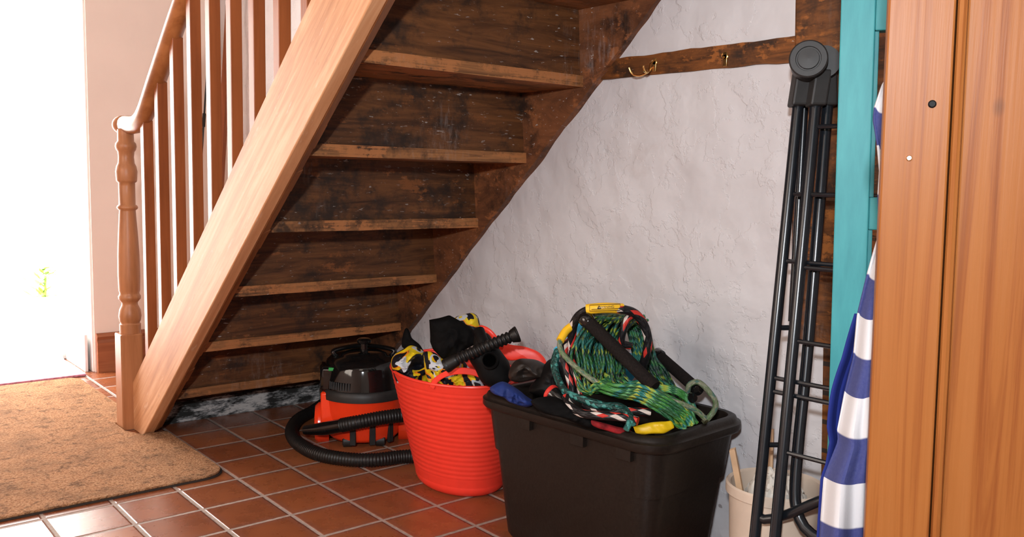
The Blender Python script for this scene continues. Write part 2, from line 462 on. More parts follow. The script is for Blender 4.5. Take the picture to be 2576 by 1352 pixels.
def mk_stripe():
    m = N('blue_and_white_striped_cotton', .85, .2)
    u = m.coord(kind='UV'); sep = m.n('ShaderNodeSeparateXYZ'); m.l(u, sep.inputs[0])
    f = m.math('FRACT', sep.outputs['Y'])
    s_ = m.ramp(f, [(0, 0), (.49, 0), (.51, 1), (1, 1)])
    wv = m.noise(m.coord(), 300, 2)
    c = m.mix(s_, (.48, .46, .46), (.022, .028, .12))
    c = m.mix(m.math('MULTIPLY', wv, .12), c, (.3, .3, .4))
    m.col(c); m.bump(wv, .2, .001); return m.m
M['stripe'] = mk_stripe()
M['darkblue'] = plain('deep_blue_cotton', (.009, .016, .12), .85, .2, 0, .1, 30)
def braid(name, base, stops, us=4.0, vs=60.0, sheen=.5):
    """braided cover: flecks run diagonally round the tube (u) and along it (v, metres)"""
    m = N(name, sheen, .4)
    u = m.coord(kind='UV'); sep = m.n('ShaderNodeSeparateXYZ'); m.l(u, sep.inputs[0])
    a = m.math('MULTIPLY', sep.outputs['X'], us); b = m.math('MULTIPLY', sep.outputs['Y'], vs)
    p = m.math('FLOOR', m.math('ADD', a, b)); q = m.math('FLOOR', m.math('SUBTRACT', a, b))
    cb = m.n('ShaderNodeCombineXYZ'); m.l(p, cb.inputs[0]); m.l(q, cb.inputs[1])
    wn = m.n('ShaderNodeTexWhiteNoise'); wn.noise_dimensions = '2D'; m.l(cb.outputs[0], wn.inputs['Vector'])
    m.col(m.ramp(wn.outputs['Value'], stops, 'CONSTANT'))
    fr = m.math('ABSOLUTE', m.math('SUBTRACT', m.math('FRACT', m.math('ADD', a, b)), .5))
    fr2 = m.math('ABSOLUTE', m.math('SUBTRACT', m.math('FRACT', m.math('SUBTRACT', a, b)), .5))
    m.bump(m.math('SUBTRACT', 1, m.math('MAXIMUM', fr, fr2)), .6, .004)
    return m.m
M['greenrope'] = braid('green_flecked_braid', None, [(0, (.004, .025, .016)), (.30, (.018, .10, .022)), (.58, (.20, .25, .02)), (.76, (.010, .10, .08)), (.92, (.03, .16, .07))], 3, 60)
M['greenrope2'] = braid('light_green_yellow_braid', None, [(0, (.015, .09, .035)), (.22, (.035, .17, .03)), (.52, (.28, .34, .04)), (.78, (.012, .14, .12)), (.9, (.08, .26, .09))], 3, 50)
M['tealrope'] = braid('dark_teal_braid', None, [(0, (.006, .03, .025)), (.5, (.01, .07, .06)), (.85, (.05, .22, .19))], 4, 80)
M['brwrope'] = braid('black_red_white_braid', None, [(0, (.006, .005, .006)), (.78, (.52, .03, .02)), (.88, (.55, .47, .42)), (.96, (.010, .008, .008))], 6, 34)
M['bridle'] = braid('faded_grey_green_sleeve', None, [(0, (.13, .16, .09)), (.4, (.19, .20, .13)), (.75, (.10, .17, .07)), (.9, (.06, .13, .10))], 5, 60)
def printed(name, seed, dark=(.006, .006, .01)):
    m = N(name, .55, .3)
    v = m.coord(loc=(seed, seed*.7, seed*.3))
    f = m.noise(v, 6.5, 1, .4, 2.0); g = m.noise(m.coord(loc=(seed*2, 1, seed)), 9, 1, .5, 1.5)
    y = m.ramp(f, [(.0, dark), (.50, (.70, .50, .01)), (.60, (.75, .22, .01)), (.63, dark)], 'CONSTANT')
    c = m.mix(m.ramp(g, [(.0, 0), (.555, 1), (.63, 0)], 'CONSTANT'), y, (.50, .52, .56))
    m.col(c); m.bump(m.noise(v, 40, 3), .3, .003); return m.m
M['print_a'] = printed('black_yellow_white_print', 1.3)
M['print_b'] = printed('black_yellow_print', 4.1)

# ================================================================== setting
def wallx(z): return 1.965-.068*z
g = G(); g.box(-1.62, 3.0, -1.4, 5.22, -.05, 0)
build('floor', g, M['tiles'], kind='structure', smooth=False)
g = G(); g.box(-1.62, 3.0, -1.4, 5.0, 2.75, 2.85)
build('ceiling', g, M['ceil'], kind='structure', smooth=False)
# white lumpy wall
g = G()
def wf(u, v):
    y = -1.4+u*6.15; z = v*2.75
    q = Vector((0, y*2.2, z*2.2))
    d = .010*noise.noise(q)+.007*noise.noise(q*2.7+Vector((4, 0, 0)))+.0035*noise.noise(q*7)-.004*math.exp(-((((z+.012*noise.noise(q*1.5))/.155) % 1)-.5)**2/.006)*max(0, .4+noise.noise(q*1.3+Vector((0, 9, 0))))
    return Vector((wallx(z)+d, y, z))
g.grid(wf, 420, 190)
v0 = len(g.v)
g.v += [(2.25, -1.4, 0), (2.25, 4.75, 0), (2.25, 4.75, 2.75), (2.25, -1.4, 2.75)]
g.f.append([v0, v0+1, v0+2, v0+3]); g.uv.append([(0, 0)]*4); g.mi.append(0)
build('wall_right', g, M['wall'], kind='structure')
# far wall, pink
g = G(); g.box(1.19, 2.1, 4.69, 4.80, 0, 2.75); g.box(1.19, 1.26, 4.79, 5.24, 0, 2.75)
build('wall_back', g, [M['pink']], kind='structure', smooth=False)
g = G(); g.box(-1.62, .06, 4.69, 5.24, 0, 2.75); g.box(.06, 1.19, 4.69, 5.24, 2.12, 2.75)
build('wall_hall', g, M['pink'], kind='structure', smooth=False)
g = G(); g.box(-1.62, 2.3, -1.5, -1.4, 0, 2.75)
build('wall_front', g, M['ceil'], kind='structure', smooth=False)
g = G()
g.box(-1.72, -1.62, -1.4, 1.3, 0, 2.75); g.box(-1.72, -1.62, 2.8, 5.24, 0, 2.75)
g.box(-1.72, -1.62, 1.3, 2.8, 0, .85); g.box(-1.72, -1.62, 1.3, 2.8, 2.25, 2.75)
build('wall_left', g, M['pink'], kind='structure', smooth=False)
g = G()
g.box(-1.70, -1.64, 1.3, 1.36, .85, 2.25); g.box(-1.70, -1.64, 2.74, 2.8, .85, 2.25)
g.box(-1.70, -1.64, 1.36, 2.74, .85, .91); g.box(-1.70, -1.64, 1.36, 2.74, 2.19, 2.25); g.box(-1.69, -1.65, 2.03, 2.07, .91, 2.19)
g.box(-1.715, -1.70, 1.3, 2.8, .85, 2.25)      # unseen opaque blind, added to keep the world light out of the window
build('window_1', g, M['white'], kind='structure', bevel=.004, smooth=False)
# doorway: white reveal lining, frame, threshold
d1 = bpy.data.objects.new('door_1', None); COL.objects.link(d1); d1.location = (1.15, 5.1, 0); d1['kind'] = 'structure'
g = G(); g.box(1.180, 1.195, 4.70, 5.24, 0, 2.12); build('reveal_lining', g, M['white'], d1, bevel=.003, smooth=False)
g = G(); g.box(1.150, 1.165, 4.72, 5.10, 0, .19); build('reveal_skirting', g, M['white'], d1, bevel=.003, smooth=False)
g = G(); g.box(1.135, 1.165, 5.12, 5.20, 0, 2.1); g.box(.08, 1.135, 5.12, 5.20, 2.04, 2.1); g.box(.06, .12, 5.12, 5.2, 0, 2.04)
build('door_frame', g, M['white'], d1, bevel=.004, smooth=False)
g = G(); g.prism([(0, 5.08, 0), (0, 5.26, 0), (0, 5.26, .03), (0, 5.20, .045), (0, 5.12, .03)], (.12, 0, 0), (1.135, 0, 0))
build('threshold', g, M['steel'], d1, smooth=False, label='metal door threshold strip')
g = G(); a = px_(176, 162, 1.160); g.box(1.160, 1.166, a.y-.02, a.y+.02, a.z-.05, a.z+.04)
build('strike_plate', g, M['steel'], d1, smooth=False)
# skirting by the doorway
g = G(); g.prism([(0, 4.69, 0), (0, 4.665, 0), (0, 4.665, .15), (0, 4.672, .165), (0, 4.668, .18), (0, 4.68, .197), (0, 4.69, .197)], (1.197, 0, 0), (1.93, 0, 0))
build('baseboard_back', g, M['skirt'], kind='structure', smooth=False)
# outside
g = G(); g.box(-6, 8, 5.24, 14, -.08, -.03)
build('patio_ground', g, M['stone'], kind='structure', smooth=False)
# timbers in the white wall
tb = G()
def timb(u, v):
    y = 1.90-u*.72
    zt = 1.352-.004*math.sin(u*9)+.003*noise.noise(Vector((u*12, 0, 0))); zb = 1.292+.004*noise.noise(Vector((u*14, 5, 0)))
    return None
ys = [1.95-i*.0325 for i in range(25)]
vs = []; n_ = len(ys)
for i, y in enumerate(ys):
    t = (1.95-y)/.78
    zt = 1.350+.0*t+.004*noise.noise(Vector((y*14, 0, 0))); zb = 1.297-.006*t+.004*noise.noise(Vector((y*14, 5, 0)))
    for x, z in ((wallx(z_)-.009, z_) if k in (0, 1) else (wallx(z_)+.03, z_) for k, z_ in ((0, zb), (1, zt), (2, zt), (3, zb))):
        vs.append((x, y, z))
fs = [(4*i+k, 4*i+(k+1) % 4, 4*(i+1)+(k+1) % 4, 4*(i+1)+k) for i in range(n_-1) for k in range(4)]+[(3, 2, 1, 0), tuple(4*(n_-1)+k for k in range(4))]
tb.add(vs, fs)
build('trim_1', tb, M['timber'], kind='structure', smooth=False)
g = G(); g.hexa([(wallx(.62)-.024, .98, .62), (wallx(0)+.05, .98, .62), (wallx(0)+.05, 1.215, .62), (wallx(.62)-.024, 1.215, .62),
                 (wallx(2.75)-.024, .98, 2.75), (wallx(2.75)+.05, .98, 2.75), (wallx(2.75)+.05, 1.205, 2.75), (wallx(2.75)-.024, 1.205, 2.75)])
build('trim_2', g, M['timber'], kind='structure', bevel=.006, smooth=False)
# bare brick patch low behind the airer
def mk_brick():
    m = N('bare_dark_brick', .85, .2); o = m.coord(); sep = m.n('ShaderNodeSeparateXYZ'); m.l(o, sep.inputs[0])
    cb = m.n('ShaderNodeCombineXYZ'); m.l(sep.outputs['Y'], cb.inputs[0]); m.l(sep.outputs['Z'], cb.inputs[1])
    br = m.n('ShaderNodeTexBrick'); m.l(cb.outputs[0], br.inputs['Vector']); br.inputs['Scale'].default_value = 1
    br.inputs['Brick Width'].default_value = .22; br.inputs['Row Height'].default_value = .072; br.inputs['Mortar Size'].default_value = .006
    br.inputs['Color1'].default_value = (.10, .034, .012, 1); br.inputs['Color2'].default_value = (.22, .08, .018, 1); br.inputs['Mortar'].default_value = (.03, .02, .015, 1)
    f = m.noise(o, 18, 5, .7)
    m.col(m.mix(m.ramp(f, [(.45, 0), (.65, .8)]), br.outputs['Color'], (.02, .014, .01))); m.bump(m.math('ADD', br.outputs['Fac'], f), -.5, .01); return m.m
M['brick'] = mk_brick()
g = G(); g.hexa([(wallx(0)-.012, .80, .0), (wallx(0)+.05, .80, .0), (wallx(0)+.05, 1.13, .0), (wallx(0)-.012, 1.13, .0),
                 (wallx(.62)-.012, .80, .62), (wallx(.62)+.05, .80, .62), (wallx(.62)+.05, 1.13, .62), (wallx(.62)-.012, 1.13, .62)])
build('trim_3', g, M['brick'], kind='structure', smooth=False)

# ================================================================== staircase
st = thing('staircase', 'old wooden staircase seen from underneath, pale outer string and turned newel post', 'staircase', (1.45, 3.4, 0))
SL = .826
lo = lambda y: SL*(3.43-y)
up = lambda y: SL*(3.77-y)
# outer string
g = G()
g.prism([(0, 3.43, 0), (0, 3.56, 0), (0, 3.56, up(3.56)), (0, .6, up(.6)), (0, .6, lo(.6))], (1.033, 0, 0), (1.071, 0, 0))
build('outer_string', g, M['string'], st, bevel=.003, smooth=False, label='pale scuffed pine outer string board')
# darker lip along its lower edge
g = G()
for i in range(40):
    y0 = 3.40-i*.07; y1 = y0-.07
    t = .010+.006*noise.noise(Vector((i*.9, 0, 0)))
    g.hexa([(1.071, y0, lo(y0)-.003), (1.071+t+.014, y0, lo(y0)+.008), (1.071+t+.014, y0, lo(y0)+.08), (1.071, y0, lo(y0)+.08),
            (1.071, y1, lo(y1)-.003), (1.071+t+.014, y1, lo(y1)+.008), (1.071+t+.014, y1, lo(y1)+.08), (1.071, y1, lo(y1)+.08)])
build('string_fillet', g, M['stringedge'], st, smooth=False, label='rough brown fillet along the string edge')
# wall string
g = G()
nseg = 44
vs = []
for i in range(nseg+1):
    y = 3.46-i*(2.9/nseg)
    e = .004*noise.noise(Vector((y*9, 1, 0)))
    zl = max(lo(y)+e, 0.0); zu = zl+.34
    for x, z in ((wallx(zl)-.024, zl), (wallx(zu)-.024, zu), (wallx(zu)+.01, zu), (wallx(zl)+.01, zl)): vs.append((x, y, z))
fs = [(4*i+k, 4*i+(k+1) % 4, 4*(i+1)+(k+1) % 4, 4*(i+1)+k) for i in range(nseg) for k in range(4)]+[(3, 2, 1, 0), tuple(4*nseg+k for k in range(4))]
g.add(vs, fs); build('wall_string', g, M['wallstring'], st, smooth=False)
# plaster lump along the wall string
for k in range(9):
    z0 = .165+.2225*k; y0 = 3.268-.27*k
    g = G(); xr = wallx(z0)-.018
    e = [.003*noise.noise(Vector((k*5+i*.8, 2, 0))) for i in range(13)]
    vs = []
    for i in range(13):
        x = 1.071+(xr-1.071)*i/12
        for y, z in ((y0+e[i], z0+e[-i-1]*.5), (y0+.31, z0), (y0+.31, z0+.033), (y0+e[i]*.6, z0+.033)): vs.append((x, y, z))
    fs = [(4*i+a, 4*i+(a+1) % 4, 4*(i+1)+(a+1) % 4, 4*(i+1)+a) for i in range(12) for a in range(4)]+[(3, 2, 1, 0), (48, 49, 50, 51)]
    g.add(vs, fs); build('tread', g, M['tread'], st, smooth=False)
    if k < 8:
        g = G(); g.hexa([(1.071, y0+.012, z0+.032), (xr, y0+.012, z0+.032), (xr, y0+.032, z0+.032), (1.071, y0+.032, z0+.032),
                         (1.071, y0+.012, z0+.2225), (wallx(z0+.22)-.018, y0+.012, z0+.2225), (wallx(z0+.22)-.018, y0+.032, z0+.2225), (1.071, y0+.032, z0+.2225)])
        build('riser', g, M['riser'], st, smooth=False)
        # glue wedge against the outer string
        g = G(); g.prism([(0, y0+.012, z0+.20), (0, y0+.012, z0+.075), (0, y0-.055, z0+.20)], (1.071, 0, 0), (1.10, 0, 0))
        build('wedge', g, M['stringedge'], st, smooth=False)
g = G(); g.box(1.071, wallx(0)-.018, 3.545, 3.57, .07, .165); build('riser', g, M['riser'], st, smooth=False)
g = G(); g.box(1.071, wallx(0)-.005, 3.535, 3.575, 0, .085); build('plinth', g, M['plinth'], st, smooth=False, label='flaking whitewashed plinth')
# newel post
g = G(); g.box(.992, 1.074, 3.540, 3.622, 0, .377); build('newel_base', g, M['newel'], st, bevel=.004, smooth=False)
prof = [(.040,.377),(.0405,.413),(.037,.415),(.0365,.42),(.040,.426),(.043,.445),(.040,.468),(.031,.488),(.030,.497),(.034,.503),(.042,.512),(.0425,.522),(.038,.530),(.037,.535),
        (.040,.545),(.042,.60),(.041,.68),(.037,.76),(.033,.82),(.031,.853),(.031,.857),(.038,.862),(.040,.867),(.038,.873),(.031,.878),(.031,.95),(.031,.962),(.037,.966),(.039,.972),
        (.040,.99),(.041,1.005),(.037,1.025),(.031,1.037),(.029,1.06),(.031,1.080),(.037,1.088),(.040,1.10),(.038,1.112),(.031,1.120),(.030,1.165)]
g = G(); g.lathe([(r*.97, z) for r, z in prof], (1.040, 3.581, 0), 32); build('newel_post', g, M['newel'], st, angle=60)
# handrail
rp = [(3.635, 1.180), (3.62, 1.182), (3.58, 1.184), (3.48, 1.180), (3.41, 1.192), (3.34, 1.228), (3.24, 1.312), (3.11, 1.420), (2.95, 1.552), (2.5, 1.924), (1.9, 2.42), (1.6, 2.668)]
pts = resample(cat([(1.045, y, z) for y, z in rp], 8), .02)
rr = [.034*min(1, .45+i*.28) for i in range(len(pts))]
g = G(); g.tube(pts, rr, 16, flat=.95); build('handrail', g, M['rail'], st, angle=80)
g = G(); g.blob((1.045, 3.628, 1.184), (.040, .036, .036), 3, 0, n=24, m=14); build('handrail_end', g, M['newel'], st)
def railbot(y):
    P = sorted(rp)
    for (a, za), (b, zb) in zip(P, P[1:]):
        if a <= y <= b: return za+(zb-za)*(y-a)/(b-a)-.022
    return 1.16
for y in (3.369, 3.207, 3.044, 2.882, 2.720, 2.558, 2.398, 2.238, 2.078, 1.918):
    g = G(); g.box(1.035, 1.070, y-.0175, y+.0175, up(y)-.03, railbot(y)); build('baluster', g, M['baluster'], st, bevel=.0015, smooth=False)

# ================================================================== mats
def mat_poly():
    p = []
    x0, x1, y0, y1, r = -.15, 1.12, 2.80, 4.58, .085
    p += [(x0, y0)]
    for i in range(9):
        a = -PI/2+PI/2*i/8; p.append((x1-r+r*math.cos(a), y0+r+r*math.sin(a)))
    p += [(x1, 3.405), (1.03, 3.415), (.992, 3.50), (.992, 3.63), (1.09, 3.64), (1.085, y1-.05), (1.05, y1), (x0, y1)]
    return p
mp = mat_poly()
g = G(); g.prism([(x, y, 0) for x, y in mp], (0, 0, .001), (0, 0, .006)); 
coir = thing('coir_doormat', 'large rectangular brown coir mat on the tiles at the foot of the stairs', 'doormat', (.45, 3.6, 0))
build('mat_backing', g, M['rubber_edge'], coir, smooth=False)
g = G(); cx_, cy_ = .5, 3.3
inner = [(cx_+(x-cx_)*.992, cy_+(y-cy_)*.994) for x, y in mp]
g.prism([(x, y, 0) for x, y in inner], (0, 0, .006), (0, 0, .014)); build('coir_pile', g, M['coir'], coir, bevel=.003, smooth=False)
g = G(); g.box(.2, 1.13, 4.62, 5.06, .001, .012)
build('rose_doormat', g, M['rose'], loc=(.7, 4.8, 0), bevel=.003, smooth=False, label='thin rose pink doormat lying in the open doorway', cat_='doormat')

# ================================================================== outside plant
a = pz(115, 835, -.03)
pl = thing('potted_plant', 'pale potted plant on the sunlit patio outside the doorway', 'plant', tuple(a))
g = G(); g.lathe([(.09, 0), (.13, .2), (.14, .2), (.14, .24), (.12, .24), (.11, .21), (0, .2)], a, 24); build('pot', g, M['terracotta'], pl)
g = G()
for i in range(70):
    an = random.random()*2*PI; rr_ = random.random()*.13; z = .22+random.random()*.2
    c = a+Vector((rr_*math.cos(an), rr_*math.sin(an), z)); d = Vector((math.cos(an), math.sin(an), random.uniform(-.2, .8))).normalized()*.05
    s_ = d.cross(Vector((0, 0, 1))).normalized()*.014
    g.add([c-d, c-s_, c+d, c+s_+Vector((0, 0, .004))], [(0, 1, 2, 3)])
g.tube([a+Vector((0, 0, .19)), a+Vector((.01, 0, .36))], .008, 6)
build('foliage', g, M['leaf'], pl, smooth=False)

# things in the hall corner behind the banisters
g = G(); p0 = Vector((1.60, 4.60, 0)); p1 = Vector((1.86, 4.64, 2.0))
a0 = py_(548, 560, 4.5); a1 = py_(579, 0, 4.35); d = (a1-a0).normalized()
b0 = a0-d*(a0.z/d.z)*1.0; b1 = a1+d*.1
g.tube([b0, b1], .022, 4, flat=.5)
build('leaning_plank', g, M['baluster'], loc=tuple(b0), smooth=False, label='narrow orange wooden plank leaning in the pink hall corner behind the banisters', cat_='plank')
a0 = py_(502, 480, 4.62); a1 = py_(521, 170, 4.66); d = (a1-a0).normalized(); b0 = a0-d*(a0.z/d.z); b1 = a1+d*.05
rod = thing('fishing_rod', 'thin dark rod leaning on the pink wall behind the balusters', 'rod', tuple(b0))
g = G(); g.tube([b0, b1], [.009, .004], 8); build('rod_blank', g, M['gun'], rod)
g = G(); c = py_(513, 300, 4.64); g.tube([c-d*.04, c+d*.03], .009, 8); build('grip', g, M['bootgrey'], rod)

# ================================================================== wall hooks
def hook(px, py, name, label, full):
    z0 = px_(px, py, 1.87).z; w = wallx(z0)-.009; b = px_(px, py, w)
    t = thing(name, label, 'hook', tuple(b))
    g = G(); g.axis_lathe([(.009, 0), (.009, .002), (.0065, .004), (0, .004)], b, (-1, 0, 0), 14); g.obox(b+Vector((-.002, 0, -.006)), (.002, 0, 0), (0, .006, 0), (0, 0, .018)); build('back_plate', g, M['brass'], t, bevel=.001)
    if full:
        P = lambda dx, dy, dz: b+Vector((dx, dy, dz))
        g = G(); g.tube(cat([P(-.003, 0, .006), P(-.018, -.002, -.002), P(-.026, -.004, -.018), P(-.038, -.006, -.030), P(-.052, -.008, -.026), P(-.056, -.009, -.014)], 6), [.0035]*30+[.003], 8); build('lower_prong', g, M['brass'], t)
        g = G(); g.tube(cat([P(-.004, .002, -.010), P(-.012, .018, -.026), P(-.022, .034, -.034), P(-.034, .050, -.030), P(-.040, .058, -.012)], 6), .0030, 8); build('side_prong', g, M['brass'], t)
    else:
        g = G(); g.tube(cat([b, b+Vector((-.014, 0, -.002)), b+Vector((-.018, 0, .006))], 5), .0025, 8); build('prong', g, M['brass'], t)
hook(1648, 158, 'coat_hook', 'brass double coat hook on the dark timber rail near the stairs', True)
hook(1826, 143, 'screw_hook', 'small brass hook stub on the dark timber rail, right of the coat hook', False)

# ================================================================== vacuum cleaner
vc = Vector((1.694, 2.912, 0)); fd = Vector((-vc.x, -vc.y, 0)).normalized(); sd = Vector((fd.y, -fd.x, 0))  # fd towards room, sd to picture left?
if sd.dot(cr) > 0: sd = -sd
vac = thing('vacuum_cleaner', 'red and glossy black drum vacuum cleaner on the tiles under the stairs', 'vacuum cleaner', tuple(vc))
g = G(); g.lathe([(.10, .018), (.125, .02), (.138, .035), (.143, .07), (.150, .10), (.156, .13), (.160, .185), (.165, .19), (.165, .197), (.12, .2)], vc, 48)
build('drum', g, M['vacred'], vac, angle=50)
g = G()
g.lathe([(.166, .178), (.167, .195), (.163, .212), (.158, .216)], vc, 48)
build('drum_band', g, M['vacgrey'], vac)
g = G(); g.lathe([(.158, .214), (.155, .24), (.148, .29), (.140, .312), (.125, .324), (.09, .328), (.085, .335), (.06, .342), (0, .345)], vc, 48)
dome = build('dome', g, M['vacblack'], vac, angle=50)
g = G(); 
for an in range(-3, 4):
    q = (fd*math.cos(an*.12)+sd*math.sin(an*.12))
g.axis_lathe([(.016, 0), (.016, .03), (.026, .034), (.028, .044), (.020, .05), (0, .05)], vc+Vector((0, 0, .34)), (0, 0, 1), 20)
build('knob', g, M['vacblack'], vac)
g = G(); g.tube(cat([vc+sd*.10+Vector((0, 0, .32)), vc+sd*.11+Vector((0, 0, .345)), vc+Vector((0, 0, .352))-fd*.06, vc-sd*.11+Vector((0, 0, .345)), vc-sd*.10+Vector((0, 0, .32))], 8), .009, 10); build('carry_handle', g, M['vacblack'], vac)
# motor housing bulge on the left with vents
g = G(); q = vc+sd*.125+fd*.03
g.prism([q+sd*.035+fd*.05+Vector((0, 0, 0)), q+sd*.045-fd*.05, q-sd*.03-fd*.06, q-sd*.06+fd*.075], (0, 0, .205), (0, 0, .30))
build('motor_housing', g, M['vacblack'], vac, bevel=.012)
g = G()
for i in range(9):
    p = vc+(fd*math.cos(.35+i*.07)+sd*math.sin(.35+i*.07))*.156
    g.obox(p+Vector((0, 0, .235)), sd*.0022, fd*.004, (0, 0, .014))
build('air_vent', g, M['vacgrey'], vac, smooth=False)
g = G(); p = vc+sd*.115+fd*.085; g.obox(p+Vector((0, 0, .292)), sd*.014, fd*.01, (0, 0, .006)); build('power_button', g, M['green'], vac, bevel=.002, label='small green power button')
# red raised rib, wheel arches and wheels
g = G(); q = vc+sd*.125+fd*.085
g.prism([q+sd*.035, q+sd*.030-fd*.03, q-sd*.03-fd*.03, q-sd*.042+fd*.022], (0, 0, .06), (0, 0, .205))
build('side_bracket', g, M['vacred'], vac, bevel=.008)
def wheel(c, ax, r, nm):
    g = G(); g.axis_lathe([(.001, 0), (r, 0), (r, .03), (r*.6, .034), (r*.55, .028), (0, .028)], c, ax, 28); return build(nm, g, M['vacgrey'], vac)
for s_ in (1, -1):
    c = vc+sd*(.135*s_)-fd*.02+Vector((0, 0, .062))
    g = G(); g.axis_lathe([(.075, -.005), (.078, .0), (.078, .035), (.066, .048), (.02, .052), (0, .052)], c, sd*s_, 30); build('wheel_arch', g, M['vacred'], vac)
    wheel(vc+sd*(.12*s_)-fd*.05+Vector((0, 0, .055)), sd*s_, .055, 'wheel')
for s_ in (1, -1):
    wheel(vc+sd*(.06*s_)+fd*.10+Vector((0, 0, .022))-sd*.015*s_, sd*s_, .022, 'caster')
g = G()
for an in (.28, -.22, -.75):
    q = (fd*math.cos(an)+sd*math.sin(an)); tq = q.cross(Vector((0, 0, 1)))
    g = G(); g.obox(vc+q*.1425+Vector((0, 0, .06)), tq*.011, q*.006, (0, 0, .045))
    build('base_clip', g, M['vacgrey'], vac, bevel=.002)
# hose: lies on the floor, loops round the left and comes back over the front
hz = .026
fl = [pz(x, y, hz) for x, y in ((1062, 1148), (1010, 1150), (940, 1158), (870, 1156), (800, 1143), (752, 1118), (733, 1088), (748, 1058), (785, 1036), (822, 1024))]
fl[-1].z = .05
hp = resample(cat(fl, 10), .0026)
g = G(); g.tube(hp, .0235, 14, rib=(.0104, .07)); build('hose', g, M['hose'], vac, angle=80)
w = [pz(768, 1083, .065), pz(815, 1079, .085), pz(865, 1070, .11)]
w = [Vector((p.x, p.y, p.z)) for p in w]
wd = (w[-1]-w[0]).normalized()
g = G(); g.tube(resample(cat(w, 8), .008), [.017+.008*min(1, i/12) for i in range(99)], 16); build('hose_cuff', g, M['vacblack'], vac)
h2 = resample(cat([w[-1]-wd*.01, pz(900, 1063, .125), pz(960, 1052, .135), pz(1020, 1044, .135), pz(1045, 1041, .12)], 10), .0026)
g = G(); g.tube(h2, .025, 14, rib=(.0104, .07)); build('hose_return', g, M['hose'], vac, angle=80)

# ================================================================== red tub
tc = Vector((1.66, 2.285, 0)); tax, tay, trot, tz = .186, .262, -.14, .385
bt = Vector((1.705, 2.305, 0)); bax, bay = .135, .185
def tubrim(t):
    x, y = tax*math.cos(t), tay*math.sin(t)
    return Vector((tc.x+x*math.cos(trot)-y*math.sin(trot), tc.y+x*math.sin(trot)+y*math.cos(trot), 0))
def tubbot(t):
    x, y = bax*math.cos(t), bay*math.sin(t)
    return Vector((bt.x+x*math.cos(trot)-y*math.sin(trot), bt.y+x*math.sin(trot)+y*math.cos(trot), 0))
def rimz(t):
    return tz+.02*max(0, math.cos(t-.9))**2
def tubpt(t, v):
    a, b = tubbot(t), tubrim(t)
    if v < .12:
        k = v/.12; rr_ = .80+.20*math.sin(k*PI/2); z = .035*(1-math.cos(k*PI/2)); c = tubbot(0)*.5+tubbot(PI)*.5
        p = c+(a-c)*rr_; p.z = z+.001; return p
    k = (v-.12)/.88; z0 = .035; z = z0+(rimz(t)-z0)*k
    p = a.lerp(b, k); c = tc
    if .08 < k < .93: p = p+(p-Vector((c.x, c.y, 0))).normalized()*(.0006*math.sin(z*2*PI/.0165))
    p.z = z; return p
tub = thing('rubber_tub', 'bright red flexible plastic tub full of crumpled gear against the white wall', 'tub', (tc.x, tc.y, 0))
g = G(); n, m_ = 96, 190
vs = [tubpt(2*PI*i/n, j/m_) for j in range(m_+1) for i in range(n)]
fs = [(j*n+i, j*n+(i+1) % n, (j+1)*n+(i+1) % n, (j+1)*n+i) for j in range(m_) for i in range(n)]+[tuple(range(n))[::-1]]
g.add(vs, fs); build('tub_body', g, M['redplastic'], tub, solid=.004, angle=80)
g = G(); g.tube([tubrim(2*PI*i/96)+Vector((0, 0, rimz(2*PI*i/96))) for i in range(96)], .005, 8, closed=True); build('rim', g, M['redplastic'], tub)
def closest_t(px, py):
    best = None
    for i in range(720):
        t = 2*PI*i/720; p = tubrim(t); p.z = rimz(t)
        q = p-CAM; X = 1288+FPX*q.dot(cr)/q.dot(cf); Y = 676-FPX*q.dot(cu)/q.dot(cf)
        d = (X-px)**2+(Y-py)**2
        if best is None or d < best[0]: best = (d, t)
    return best[1]
def handle(t0, t1, h, wid=.024, lean=0.0, nm='handle', out=0.0):
    g = G(); N_ = 26; vs = []
    for i in range(N_+1):
        k = i/N_; t = t0+(t1-t0)*k
        p = tubrim(t); z = rimz(t)-.012+h*(math.sin(PI*k)**.55)
        o = (p-Vector((tc.x, tc.y, 0))).normalized()
        p = p+o*(out+lean*math.sin(PI*k)); nx = o
        tg = (tubrim(t+.02)-tubrim(t-.02)).normalized()
        sl = math.cos(PI*k)
        up_ = (Vector((0, 0, 1))*(1-abs(sl)*.75)-tg*sl*.9*(1 if t1 > t0 else -1)).normalized()
        for a, b in ((-.5, -.5), (.5, -.5), (.5, .5), (-.5, .5)):
            q = p+nx*(a*.007)+up_*(b*wid); vs.append(Vector((q.x, q.y, q.z+z)))
    fs = [(4*i+a, 4*i+(a+1) % 4, 4*(i+1)+(a+1) % 4, 4*(i+1)+a) for i in range(N_) for a in range(4)]+[(3, 2, 1, 0), tuple(4*N_+k for k in range(4))]
    g.add(vs, fs); return build(nm, g, M['redplastic'], tub, bevel=.0025, angle=60)
ta, tb_ = closest_t(1090, 950), closest_t(1240, 968)
handle(ta, tb_, .062, .020)
